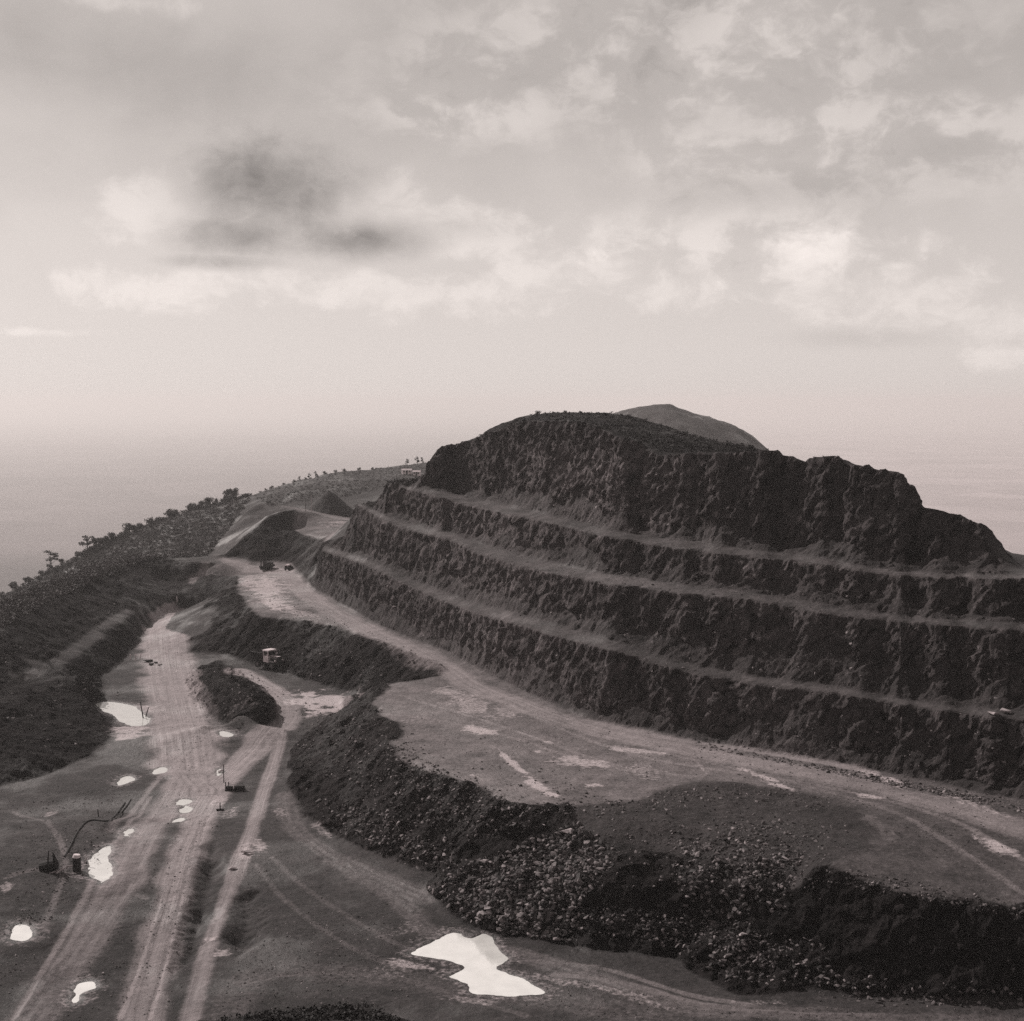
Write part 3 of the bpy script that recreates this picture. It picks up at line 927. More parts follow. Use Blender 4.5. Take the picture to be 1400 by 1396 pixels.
bvh = flat_bvh()
a_wet = np.zeros(nV)
pud = []
for poly, plabel in PUDDLES:
    cxp, cyp = np.mean([q[0] for q in poly]), np.mean([q[1] for q in poly])
    zp = drop(bvh, *P(cxp, cyp, 0.1)[:2])
    zp = min([zp] + [drop(bvh, *P(x, y, 0.1)[:2]) for x, y in poly])
    W = [P(x, y, zp) for x, y in poly]
    W = catmull(W + W[:1], 4)[:-1]
    bb = np.array(W)
    k = np.where((V[:, 0] > bb[:, 0].min() - 8) & (V[:, 0] < bb[:, 0].max() + 8) & (V[:, 1] > bb[:, 1].min() - 8) & (V[:, 1] < bb[:, 1].max() + 8))[0]
    sdf = polydist(W, V[k][:, :2]) + fbm(V[k], 3.2, 4, .58, 211) * .85
    V[k, 2] = np.where(sdf > -3.6, zp + (V[k, 2] - zp) * (1 - smoothstep(-3.6, -1.2, sdf)) - .34 * smoothstep(-.3, .9, sdf), V[k, 2])
    a_wet[k] = np.maximum(a_wet[k], smoothstep(-.9, -.1, sdf))
    a_pale[k] = np.maximum(a_pale[k], .26 * smoothstep(-2.6, -.3, sdf + 1.2 * fbm(V[k], 1.6, 4, .65, 223)))
    pud.append((W, zp - .09, plabel))

a_rock = isrock
a_veg = smooth(T, tri_to_vert(T, np.isin(lab, [9, 13, 14]).astype(float), nV), 3)
a_tone = fbm(V, 26.0, 4, .55, 151) - .8 * np.exp(-((V[:, 1] - 118) / 22.0) ** 2)                       # broad change of the earth's own colour; vignette shade painted in near the lip
tt = np.zeros(40)
tt[1] = 1.0
tt[16] = 1.0
tt[[6, 7, 8]] = .26
tt[15] = 0.1
tt[[20, 21, 22, 23]] = .0
tt[17] = .12
tt[19] = .18
a_dust = smooth(T, tri_to_vert(T, tt[lab], nV), 2) * np.clip(1 + np.where(np.isin(np.arange(nV), np.unique(T[np.isin(lab, [6, 7, 8])])), 2.2, .8) * fbm(V, 8.0, 5, .6, 161), .12, 1.9)
a_dust *= 1 - .45 * smoothstep(184, 164, V[:, 1]) * smoothstep(22, 45, V[:, 0]) * (V[:, 2] > 5) * (V[:, 2] < 12)
a_dark = smooth(T, tri_to_vert(T, np.where(lab == 10, 1.0, np.where(lab == 19, .45, np.where(lab == 12, 1.5, np.where(lab >= 20, .5, np.where(lab == 11, 1.45, np.where(lab == 14, .6, np.where(lab == 18, 1.25, np.where(lab == 9, .9, 0)))))))), nV), 2)  # on rim slope and mound front, shade is painted in as darker soil
# the earth hump on the terrace edge fades into the terrace
i19 = smooth(T, tri_to_vert(T, (lab == 19).astype(float), nV), 70)
w19 = np.clip(smoothstep(.12, .80, i19 + .28 * fbm(V, 5.0, 5, .6, 171)), 0, 1)
nearh = (i19 > .002)
a_dust = np.where(nearh, (1 - w19) * np.where(a_dust > .5, a_dust, 1.0 * (i19 > .02) * (1 - w19) + a_dust * w19) + w19 * .16, a_dust)
isb = smooth(T, tri_to_vert(T, np.isin(lab, [10]).astype(float), nV), 4)
a_dust = np.where(nearh, a_dust * (1 - isb), a_dust)
a_dark = np.where(nearh, np.maximum(w19 * .35, isb * .9), a_dark)
a_fresh = np.zeros(nV)
pxv = FPX * V[:, 0] / np.maximum(V[:, 1], 1) + 700
fr = np.isin(np.arange(nV), np.unique(T[(lab == 5) | (lab == 23)]))
a_fresh += fr * np.exp(-((pxv - 820) / 120.0) ** 2) * np.clip((55 - V[:, 2]) / 5, 0, 1)
fr = np.isin(np.arange(nV), np.unique(T[np.isin(lab, [2, 20, 3, 21, 4, 22])]))
a_fresh += fr * (.75 * np.exp(-((pxv - 660) / 130.0) ** 2) + .5 * np.exp(-((pxv - 1050) / 90.0) ** 2))
a_fresh = smooth(T, a_fresh, 2)
fr = tri_to_vert(T, (lab == 20).astype(float), nV)
a_dust = a_dust + fr * .5 * np.exp(-((pxv - 670) / 90.0) ** 2)
VN = vnormals(V, T)


# ------------------------------------------------------------------ materials
TINT = (1.0, 0.87, 0.89, 1)


def tinted(N, lum):
    return N.mix(1.0, N.comb(lum, lum, lum), TINT, 'MULTIPLY')


def new_mat(name):
    m = bpy.data.materials.new(name)
    m.use_nodes = True
    N = NT(m.node_tree)
    o = N.node('ShaderNodeOutputMaterial')
    b = N.node('ShaderNodeBsdfPrincipled')
    N.t.links.new(b.outputs[0], o.inputs[0])
    return m, N, b


def simple_mat(name, lum, rough=.7, metal=0, var=.25, scale=3.0, tint=True):
    m, N, b = new_mat(name)
    pos = N.node('ShaderNodeNewGeometry').outputs['Position']
    n = N.noise(pos, scale, 5, .6)
    l = N.m('MULTIPLY', N.ramp(n, .3, .7, 1 - var, 1 + var), lum)
    N.put(b.inputs['Base Color'], tinted(N, l))
    b.inputs['Roughness'].default_value = rough
    b.inputs['Metallic'].default_value = metal
    return m


EARTH = dict(soil=.044, dust=.155, road=.40, pale=.56, rock=.064, veg=.030)


def earth_mat():
    m, N, b = new_mat('earth')
    pos = N.node('ShaderNodeNewGeometry').outputs['Position']
    road, pale, rock, veg, wet, tone, dust, dark, frs = (N.attr(k) for k in ('road', 'pale', 'rock', 'veg', 'wet', 'tone', 'dust', 'dark', 'fresh'))
    tu, tv = N.attr('track_u'), N.attr('track_v')
    # earth: clods and damp patches
    n1 = N.noise(pos, .32, 8, .66)
    n2 = N.noise(pos, 1.7, 7, .72)
    n3 = N.noise(pos, .055, 5, .6)
    f = N.m('ADD', N.m('ADD', N.m('MULTIPLY', N.m('SUBTRACT', n1, .5), 2.2), N.m('MULTIPLY', N.m('SUBTRACT', n2, .5), 2.6)), N.m('MULTIPLY', N.m('SUBTRACT', n3, .5), 1.2))
    mod = N.m('MAXIMUM', N.m('ADD', 1.0, f), .25)
    base = N.fmix(dust, EARTH['soil'], EARTH['dust'])
    base = N.m('MULTIPLY', base, N.fmix(dust, mod, N.m('MAXIMUM', N.m('ADD', 1.0, N.m('MULTIPLY', f, .85)), .3)))
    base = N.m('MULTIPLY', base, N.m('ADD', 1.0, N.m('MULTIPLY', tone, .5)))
    
    # wheel tracks: long streaks that follow the road
    tc = N.comb(N.m('MULTIPLY', tu, .8), N.m('MULTIPLY', tv, .014), 0.0)
    s1 = N.noise(tc, 1.0, 5, .62)
    tc2 = N.comb(N.m('MULTIPLY', tu, 3.4), N.m('MULTIPLY', tv, .02), 7.0)
    s2 = N.noise(tc2, 1.0, 4, .6)
    st = N.m('ADD', N.m('MULTIPLY', N.ramp(s1, .34, .66), .75), N.m('MULTIPLY', N.ramp(s2, .35, .65), .55))
    rl = N.m('MULTIPLY', N.m('ADD', .70, N.m('MULTIPLY', st, .18)), EARTH['road'])
    rl = N.m('MULTIPLY', rl, N.m('ADD', .15, N.m('ADD', N.m('MULTIPLY', n1, .9), N.m('MULTIPLY', n2, .8))))
    rfac = N.m('MULTIPLY', N.m('MINIMUM', road, 1.0), N.ramp(N.m('ADD', n2, N.m('MULTIPLY', road, .8)), .35, .75), clamp=True)
    rfac = N.m('MULTIPLY', N.m('MULTIPLY', rfac, 1.5, clamp=True), N.m('SUBTRACT', 1.0, rock))
    base = N.fmix(rfac, base, rl)
    # dried silt
    base = N.fmix(N.m('MULTIPLY', N.ramp(N.m('ADD', N.m('MULTIPLY', pale, 1.2), N.m('MULTIPLY', N.m('SUBTRACT', n2, .5), 1.7)), .15, .75), .9), base, EARTH['pale'])
    # broken rock: upright streaks, joints, fresh pale breaks
    ps = N.sep(pos)
    rv = N.comb(N.m('SUBTRACT', ps[0], N.m('MULTIPLY', ps[2], .35)), N.m('ADD', ps[1], N.m('MULTIPLY', ps[2], .2)), N.m('MULTIPLY', ps[2], .42))
    r1 = N.noise(rv, .5, 9, .72, .3)
    r2 = N.noise(N.vmul(rv, (1, 1, 1.8)), 1.9, 6, .74)
    vo = N.node('ShaderNodeTexVoronoi')
    vo.feature = 'F1'
    N.put(vo.inputs['Vector'], N.vmul(rv, (1, 1, 1.9)))
    vo.inputs['Scale'].default_value = .85
    vo.inputs['Detail'].default_value = 2.0
    vo.inputs['Roughness'].default_value = .6
    facet = N.sep(vo.outputs['Color'])[0]
    vdist = vo.outputs['Distance']
    r3 = N.noise(N.vmul(pos, (1, 1, .7)), .16, 4, .55)
    fresh = N.m('MULTIPLY', N.ramp(N.m('ADD', N.m('MULTIPLY', r1, .6), N.m('MULTIPLY', r2, .4)), N.fmix(frs, .53, .475), .62), N.m('MAXIMUM', N.ramp(r3, .47, .64), frs))
    rk = N.m('MULTIPLY', EARTH['rock'], N.m('MAXIMUM', .2, N.m('ADD', 1.0, N.m('ADD', N.m('MULTIPLY', N.m('SUBTRACT', r1, .5), 2.2), N.m('ADD', N.m('MULTIPLY', N.m('SUBTRACT', r2, .5), 1.8), N.m('MULTIPLY', N.m('SUBTRACT', facet, .5), .7))))))
    rk = N.fmix(N.m('MULTIPLY', fresh, .85), N.m('MULTIPLY', rk, N.m('ADD', 1.0, N.m('MULTIPLY', frs, .55))), .32)
    base = N.fmix(rock, base, rk)
    # grass and scrub ground
    vg = N.m('MULTIPLY', EARTH['veg'], N.m('ADD', .3, N.m('ADD', N.m('MULTIPLY', n1, .9), N.m('MULTIPLY', n2, .7))))
    base = N.fmix(N.m('MULTIPLY', veg, .92), base, vg)
    base = N.m('MULTIPLY', base, N.fmix(N.m('MULTIPLY', dark, N.m('SUBTRACT', 1.0, rfac)), 1.0, .50))
    # damp margin of the puddles
    base = N.m('MULTIPLY', base, N.fmix(wet, 1.0, .62))
    N.put(b.inputs['Base Color'], tinted(N, base))
    rough = N.fmix(wet, N.fmix(N.m('MULTIPLY', N.ramp(n3, .48, .62), N.m('SUBTRACT', 1.0, rock)), .93, .52), .35)
    N.put(b.inputs['Roughness'], rough)
    N.put(b.inputs['Specular IOR Level'], N.fmix(N.m('MAXIMUM', N.m('MINIMUM', dark, 1.0), N.m('MULTIPLY', rock, .7)), .35, .06))
    bump = N.node('ShaderNodeBump')
    hh = N.m('ADD', N.m('MULTIPLY', N.fmix(rock, n1, N.m('ADD', N.m('MULTIPLY', r1, .7), N.m('MULTIPLY', N.m('ADD', facet, N.m('MULTIPLY', vdist, -.6)), .35))), 1.0), N.m('MULTIPLY', N.fmix(rock, n2, r2), .4))
    hh = N.m('ADD', hh, N.m('MULTIPLY', N.m('MULTIPLY', rfac, s2), .35))
    N.put(bump.inputs['Height'], hh)
    N.put(bump.inputs['Strength'], N.fmix(rock, .8, 1.0))
    N.put(bump.inputs['Distance'], N.fmix(rock, N.fmix(dark, .45, 1.1), 1.5))
    N.t.links.new(bump.outputs[0], b.inputs['Normal'])
    return m


M_EARTH = earth_mat()


def mesh_arrays(name, V, T, mat, normals=None, attrs=None, smooth_shade=True):
    me = bpy.data.meshes.new(name)
    me.vertices.add(len(V))
    me.vertices.foreach_set('co', np.ascontiguousarray(V, np.float32).ravel())
    me.loops.add(T.size)
    me.loops.foreach_set('vertex_index', np.ascontiguousarray(T, np.int32).ravel())
    me.polygons.add(len(T))
    me.polygons.foreach_set('loop_start', np.arange(0, T.size, T.shape[1], dtype=np.int32))
    me.polygons.foreach_set('use_smooth', np.full(len(T), smooth_shade))
    me.update(calc_edges=True)
    for k, a in (attrs or {}).items():
        at_ = me.attributes.new(k, 'FLOAT', 'POINT')
        at_.data.foreach_set('value', np.ascontiguousarray(a, np.float32))
    if mat is not None:
        me.materials.append(mat)
    if normals is not None:
        me.normals_split_custom_set_from_vertices(normals.astype(np.float32).tolist())
    return me


def link(name, me, parent=None, **props):
    o = bpy.data.objects.new(name, me)
    COL.objects.link(o)
    if parent is not None:
        o.parent = parent
    for k, v in props.items():
        o[k] = v
    return o


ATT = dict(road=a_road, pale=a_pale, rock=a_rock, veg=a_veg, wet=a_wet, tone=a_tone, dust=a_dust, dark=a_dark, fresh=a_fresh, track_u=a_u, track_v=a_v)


def ground_piece(name, sel, label=None, kind='structure', cat=None, mat=None):
    t = T[sel]
    used, inv = np.unique(t, return_inverse=True)
    me = mesh_arrays(name, V[used], inv.reshape(-1, 3), mat or M_EARTH, VN[used], {k: a[used] for k, a in ATT.items()})
    o = link(name, me, kind=kind)
    if label:
        o['label'] = label
    if cat:
        o['category'] = cat
    return o


roadtri = a_road[T].mean(1) > .30
rid = roadid[T[:, 0]]
lowroad = roadtri & (lab == 0)
highroad = roadtri & (lab == 1) & (rid == 9)
ground_piece('haul_road', lowroad, 'pale rutted dirt road forking across the pit floor', cat='road')
ground_piece('haul_road', highroad, 'pale dirt road along the foot of the stepped rock faces', cat='road')
ground_piece('pit_floor', (lab == 0) & ~lowroad, 'dark muddy pit floor with wheel tracks and puddles', cat='ground')
ground_piece('quarry_terrace', (lab == 1) & ~highroad, 'flat grey working terrace above the pit floor', cat='ground')
FACES = ['lowest rock face of the stepped hill, right above the dirt road', 'second rock face of the stepped hill from the road', 'third rock face of the stepped hill from the road',
         'tall craggy rock wall at the top of the stepped hill']
LEDGES = ['lowest narrow ledge across the stepped hill', 'middle narrow ledge across the stepped hill', 'highest narrow ledge under the tall rock wall']
for k in range(4):
    ground_piece('rock_face_terrain', (lab == 2 + k) | (lab == 20 + k), FACES[k], cat='rock face')
for k in range(3):
    ground_piece('ledge_path', lab == 6 + k, LEDGES[k], cat='ledge')
ground_piece('hilltop_terrain', lab == 9, 'dark scrubby top of the quarried hill', cat='hilltop')
ground_piece('rubble_bank_terrain', (lab == 10) | (lab == 19), 'dark earth and rubble bank between terrace and pit floor', cat='bank')
ground_piece('pit_rim_terrain', (lab == 11) | (lab == 17), 'dark stepped earth slope along the left side of the pit', cat='slope')
ground_piece('spoil_bank_terrain', lab == 12, 'dark steep spoil bank beside the long puddle on the left', cat='bank')
ground_piece('earth_mound_terrain', (lab == 15) | (lab == 18), 'rounded earth mound behind the drill rig, lit on its left', cat='mound')
ground_piece('upper_platform_ground', lab == 16, 'small pale platform in front of the conical heap', cat='ground')
ground_piece('hillside_terrain', lab == 13, 'scrub covered hillside falling away to the left behind the pit', cat='hillside')
ground_piece('near_hillside_terrain', lab == 14, 'dark foreground hillside along the bottom edge', cat='hillside')

# ------------------------------------------------------------------ standing water
mw, N, b = new_mat('silty_glare_water')
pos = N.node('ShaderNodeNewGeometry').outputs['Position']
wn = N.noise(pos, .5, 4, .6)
wl = N.ramp(wn, .3, .7, .70, .82)  # pale silt pushed near white: sky glare painted into the water colour
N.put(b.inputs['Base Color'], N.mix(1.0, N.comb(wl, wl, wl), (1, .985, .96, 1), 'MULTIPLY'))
b.inputs['Roughness'].default_value = .06
b.inputs['IOR'].default_value = 1.6
bp = N.node('ShaderNodeBump')
bp.inputs['Strength'].default_value = .05
bp.inputs['Distance'].default_value = .05
N.put(bp.inputs['Height'], N.noise(pos, 2.2, 3, .5))
N.t.links.new(bp.outputs[0], b.inputs['Normal'])
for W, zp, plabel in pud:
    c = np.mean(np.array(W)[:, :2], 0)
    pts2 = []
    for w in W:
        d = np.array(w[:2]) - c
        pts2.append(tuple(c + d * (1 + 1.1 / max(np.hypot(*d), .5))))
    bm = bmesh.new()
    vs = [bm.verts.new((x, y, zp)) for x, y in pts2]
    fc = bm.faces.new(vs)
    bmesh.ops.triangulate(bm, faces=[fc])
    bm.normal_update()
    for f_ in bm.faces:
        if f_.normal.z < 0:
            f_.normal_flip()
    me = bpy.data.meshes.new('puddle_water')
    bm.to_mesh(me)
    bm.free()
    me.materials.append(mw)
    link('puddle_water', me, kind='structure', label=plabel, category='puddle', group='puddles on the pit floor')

# ------------------------------------------------------------------ the plain far below and the hill beyond
mp, N, b = new_mat('plain')
pos = N.node('ShaderNodeNewGeometry').outputs['Position']
pv = N.vmul(pos, (1, .55, 1))
pn1 = N.noise(pv, .0011, 7, .6)
pn2 = N.noise(pv, .006, 5, .6)
vor = N.node('ShaderNodeTexVoronoi')
N.put(vor.inputs['Vector'], pos)
vor.inputs['Scale'].default_value = .0022
fld = N.sep(vor.outputs['Color'])[0]
l = N.m('MULTIPLY', .20, N.m('ADD', .35, N.m('ADD', N.m('MULTIPLY', pn1, .7), N.m('ADD', N.m('MULTIPLY', pn2, .35), N.m('MULTIPLY', fld, .3)))))
py_ = N.sep(pos)[1]
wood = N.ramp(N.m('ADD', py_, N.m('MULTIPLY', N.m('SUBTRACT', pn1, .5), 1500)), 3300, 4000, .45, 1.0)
N.put(b.inputs['Base Color'], tinted(N, N.m('MULTIPLY', N.m('MULTIPLY', l, wood), N.ramp(N.sep(pos)[0], -300, 1200, 1.0, 2.3))))  # right side paler: bright haze put into the ground colour
b.inputs['Roughness'].default_value = .95
b.inputs['Specular IOR Level'].default_value = .1
g = 60
rr = np.concatenate([[300], np.geomspace(600, 60000, 40)])
aa = np.linspace(-math.pi, math.pi, 97)[:-1]
VV = np.array([(r * math.sin(t), r * math.cos(t), -342.0) for r in rr for t in aa] + [(0, 0, -342.0)])
TT = []
n = len(aa)
for i in range(len(rr) - 1):
    for j in range(n):
        q0, q1, q2, q3 = i * n + j, i * n + (j + 1) % n, (i + 1) * n + (j + 1) % n, (i + 1) * n + j
        TT += [(q0, q2, q1), (q0, q3, q2)]
for j in range(n):
    TT.append((len(VV) - 1, j, (j + 1) % n))
TT = np.array(TT)
VV[:, 2] += fbm(VV, 2600, 3, .5, 301) * 22
fz = np.cross(VV[TT[:, 1]] - VV[TT[:, 0]], VV[TT[:, 2]] - VV[TT[:, 0]])[:, 2]
TT[fz < 0] = TT[fz < 0][:, ::-1]
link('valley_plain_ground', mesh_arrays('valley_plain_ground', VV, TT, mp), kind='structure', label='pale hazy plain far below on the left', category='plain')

# the rounded hill behind, 900 m off
prof = np.array([(700, 640), (760, 600), (800, 580), (850, 560), (872, 553), (900, 547.5), (918, 549), (935, 555), (970, 564), (1000, 575), (1030, 594), (1055, 615), (1080, 640), (1130, 690), (1250, 790)], float)
hd = 900.0
hx = np.array([D(a, b_, hd) for a, b_ in prof])
gx = np.linspace(-60, 280, 171)
gy = np.linspace(-260, 260, 105)
GX, GY = np.meshgrid(gx, gy)
crest = np.interp(GX, hx[:, 0], hx[:, 2])
HZ = crest - 60 * (np.abs(GY) / 130.0) ** 1.7 - 0
VV = np.stack([GX.ravel(), GY.ravel() + hd, HZ.ravel()], 1)
VV[:, 2] += fbm(VV, 32, 6, .58, 401) * 2.6 + fbm(VV * np.array([1, .5, 1]), 18, 5, .6, 411, True) * 1.1 - 1.4
n0, n1_ = len(gx), len(gy)
ii, jj = np.meshgrid(np.arange(n0 - 1), np.arange(n1_ - 1))
q = (jj * n0 + ii).ravel()
TT = np.concatenate([np.stack([q, q + 1, q + n0 + 1], 1), np.stack([q, q + n0 + 1, q + n0], 1)])
zer = np.zeros(len(VV))
link('distant_hill', mesh_arrays('distant_hill', VV, TT, M_EARTH, None, dict(veg=zer + .25, dust=zer + .2, tone=fbm(VV, 60, 4, .5, 9), rock=zer)), kind='structure', label='smooth rounded hill behind the quarried hilltop', category='hill')

# ================================================================== things
class MB:
    """collects solids into one mesh"""
    def __init__(self):
        self.bm = bmesh.new()

    def box(self, c, s, rot=None, top=(1, 1), shift=(0, 0), bev=0.0):
        r = bmesh.ops.create_cube(self.bm, size=1.0)
        vs = r['verts']
        M = rot.to_4x4() if rot is not None else Matrix.Identity(4)
        for v in vs:
            k = (top[0], top[1]) if v.co.z > 0 else (1, 1)
            sh = shift if v.co.z > 0 else (0, 0)
            v.co = Vector((v.co.x * s[0] * k[0] + sh[0], v.co.y * s[1] * k[1] + sh[1], v.co.z * s[2]))
            v.co = M @ v.co + Vector(c)
        if bev:
            es = list({e for v in vs for e in v.link_edges})
            bmesh.ops.bevel(self.bm, geom=es, offset=bev, segments=2, affect='EDGES')
        return self

    def cyl(self, a, b, r0, r1=None, seg=10):
        a, b = Vector(a), Vector(b)
        d = b - a
        r = bmesh.ops.create_cone(self.bm, cap_ends=True, segments=seg, radius1=r0, radius2=r0 if r1 is None else r1, depth=d.length)
        q = d.to_track_quat('Z', 'Y').to_matrix()
        for v in r['verts']:
            v.co = q @ v.co + (a + b) / 2
        return self

    def tube(self, pts, rads, seg=7):
        for i in range(len(pts) - 1):
            self.cyl(pts[i], pts[i + 1], rads[i], rads[i + 1], seg)
            if i:
                s = bmesh.ops.create_icosphere(self.bm, subdivisions=1, radius=rads[i])
                for v in s['verts']:
                    v.co += Vector(pts[i])
        return self

    def quad(self, pts):
        self.bm.faces.new([self.bm.verts.new(p) for p in pts])
        return self

    def build(self, name, mat, parent=None, **props):
        me = bpy.data.meshes.new(name)
        self.bm.to_mesh(me)
        self.bm.free()
        me.materials.append(mat)
        return link(name, me, parent, **props)


def thing(name, loc, rz=0.0, **props):
    o = bpy.data.objects.new(name, None)
    COL.objects.link(o)
    o.location = loc
    o.rotation_euler = (0, 0, rz)
    o.empty_display_size = .5
    for k, v in props.items():
        o[k] = v
    return o


def copy_tree(o, parent=None):
    c = o.copy()
    COL.objects.link(c)
    if parent is not None:
        c.parent = parent
    for ch in list(o.children):
        copy_tree(ch, c)
    return c


def hit(px, py):
    """the ground point seen along a direction"""
    d = Vector(ray(px, py)).normalized()
    h = bvh.ray_cast(Vector(CAM), d)
    return h[0], h[1]


def ground(px, py):
    p, n = hit(px, py)
    return p if p is not None else Vector(P(px, py, 0))


M_STEEL = simple_mat('dark_steel', .028, .55, .3, .5, 2.5)
M_BODY = simple_mat('worn_body_paint', .16, .6, 0, .4, 2.0)
M_WHITE = simple_mat('white_paint', .78, .5, 0, .10, 1.5)
M_GLASS = simple_mat('dark_glass', .012, .12, 0, .1)
M_RUBBER = simple_mat('rubber', .018, .85)
M_WOOD = simple_mat('weathered_wood', .055, .9, 0, .4, 6)
M_DARKWOOD = simple_mat('dark_wood', .018, .9, 0, .4, 6)
M_PALEPIPE = simple_mat('pale_pipe', .42, .5, 0, .25, 4)
M_RUST = simple_mat('rusty_metal', .035, .8, .2, .5, 5)
M_STONE, N, b = new_mat('broken_stone')
tone_ = N.m('ADD', N.attr('stone_tone'), N.m('MULTIPLY', N.node('ShaderNodeObjectInfo').outputs['Random'], 1.0))
pos = N.node('ShaderNodeNewGeometry').outputs['Position']
N.put(b.inputs['Base Color'], tinted(N, N.m('MULTIPLY', N.m('ADD', .030, N.m('MULTIPLY', N.m('POWER', N.m('FRACT', tone_), 2.0), .25)), N.ramp(N.noise(pos, 2.5, 5, .6), .3, .7, .6, 1.4))))
b.inputs['Roughness'].default_value = .85
M_STONE_PALE = simple_mat('pale_stone', .36, .9, 0, .35, 1.5)
M_SPOIL = simple_mat('dark_spoil', .030, .95, 0, .5, 1.4)
M_BARK = simple_mat('bark', .035, .95, 0, .4, 3)
M_LEAF = simple_mat('foliage', .048, .8, 0, .65, .8)
M_SCRUB = simple_mat('scrub', .068, .85, 0, .35, .1)
M_DARKSCRUB = simple_mat('dark_scrub', .022, .85, 0, .5, .5)
M_PLASTER = simple_mat('whitewash', .75, .8)
M_TINROOF = simple_mat('tin_roof', .62, .45, 0, .2, 1)

# ------------------------------------------------------------------ dump truck on the lower road
tp = ground(367, 913)
truck = thing('dump_truck', (tp.x, tp.y, tp.z + .02), R(-40), label='bonneted dump truck with white cab in the shaded recess below the terrace', category='truck')
truck.scale = (1.12, 1.12, 1.12)
f = MB()
f.box((0.0, .45, .95), (6.6, .16, .28)).box((0.0, -.45, .95), (6.6, .16, .28))
for x in (-2.9, -.6, 1.4, 3.1):
    f.box((x, 0, .95), (.16, .9, .2))
f.cyl((2.35, -1.0, .72), (2.35, 1.0, .72), .11).cyl((-1.95, -1.1, .72), (-1.95, 1.1, .72), .14)
f.build('chassis', M_STEEL, truck)
h_ = MB().box((2.25, 0, 1.95), (2.1, 1.5, 1.25), top=(.98, .86), bev=.08)
hood = h_.build('hood', M_BODY, truck)
l_ = MB()
for i in range(7):
    l_.box((1.5 + i * .22, -.735, 1.85), (.09, .05, .7), rot=Matrix.Rotation(R(-6), 3, 'X'))
l_.box((2.16, -.70, 1.85), (1.5, .04, .74), rot=Matrix.Rotation(R(-6), 3, 'X'))
l_.build('louvre', M_STEEL, hood)
MB().box((2.25, 0, 2.60), (2.1, .9, .06), bev=.02).build('top_strip', M_WHITE, hood)
g_ = MB().box((3.34, 0, 1.85), (.08, 1.25, 1.1), bev=.02)
for i in range(6):
    g_.box((3.40, -.5 + i * .2, 1.85), (.06, .05, 1.0))
g_.build('grille', M_STEEL, truck)
for s in (-1, 1):
    MB().box((2.4, s * .98, 1.58), (1.75, .52, .16), top=(.7, 1), bev=.05).build('fender', M_BODY, truck)
    hl = MB().cyl((3.1, s * .95, 1.85), (3.34, s * .95, 1.85), .17, .19, 14)
    hl.build('headlight', M_WHITE, truck)
MB().box((3.62, 0, .95), (.18, 2.4, .34), bev=.04).build('bumper', M_STEEL, truck)
c_ = MB()
c_.box((.45, 0, 1.95), (1.55, 2.2, 1.3), bev=.05)
for sx, sy in ((-.25, -1.02), (-.25, 1.02), (1.12, -1.02), (1.12, 1.02)):
    c_.box((sx, sy, 3.05), (.16, .14, 1.0))
c_.box((-.27, 0, 3.05), (.1, 2.0, 1.0))
c_.box((.45, 0, 3.66), (1.95, 2.35, .26), top=(.92, .94), bev=.07)
cab = c_.build('cab', M_WHITE, truck)
for s in (-1, 1):
    MB().box((.43, s * 1.0, 3.05), (1.2, .04, .94)).build('side_window', M_GLASS, cab)
    MB().box((1.25, s * 1.32, 2.9), (.06, .22, .36), bev=.02).build('mirror', M_WHITE, cab)
MB().box((1.12, 0, 3.05), (.04, 1.86, .94)).build('windscreen', M_GLASS, cab)
d_ = MB()
L, W_, H_ = 3.3, 2.5, 1.45
for s in (-1, 1):
    d_.box((-2.15, s * (W_ / 2 + .04), 2.35), (L, .10, H_), rot=Matrix.Rotation(R(-7) * s, 3, 'X'))
    for i in range(5):
        d_.box((-3.5 + i * .68, s * (W_ / 2 + .16), 2.35), (.12, .14, H_), rot=Matrix.Rotation(R(-7) * s, 3, 'X'))
    d_.box((-2.15, s * (W_ / 2 + .16), 3.08), (L + .1, .2, .14))
d_.box((-2.15, 0, 1.62), (L, W_, .14)).box((-.52, 0, 2.45), (.1, W_, 1.6)).box((-3.86, 0, 2.1), (.1, W_, 1.0), rot=Matrix.Rotation(R(-22), 3, 'Y'))
body = d_.build('dump_body', M_STEEL, truck)
for (x, ys) in ((2.35, (-.98, .98)), (-1.95, (-1.02, 1.02))):
    for y in ys:
        w = MB()
        s = 1 if y > 0 else -1
        w.cyl((x, y - .22, .72), (x, y + .22, .72), .72, .72, 24)
        for k in range(18):
            a = k * math.tau / 18
            w.box((x + .71 * math.cos(a), y, .72 + .71 * math.sin(a)), (.09, .44, .10), rot=Matrix.Rotation(-a, 3, 'Y'))
        wo = w.build('wheel', M_RUBBER, truck)
        MB().cyl((x, y + s * .2, .72), (x, y + s * .245, .72), .36, .30, 16).build('rim', M_BODY, wo)
for i in range(4):
    MB().cyl((1.3 + i * .0 + .3 * i, -.62, 2.62), (1.3 + .3 * i, -.62, 2.74), .05).build('cap', M_WHITE, hood)

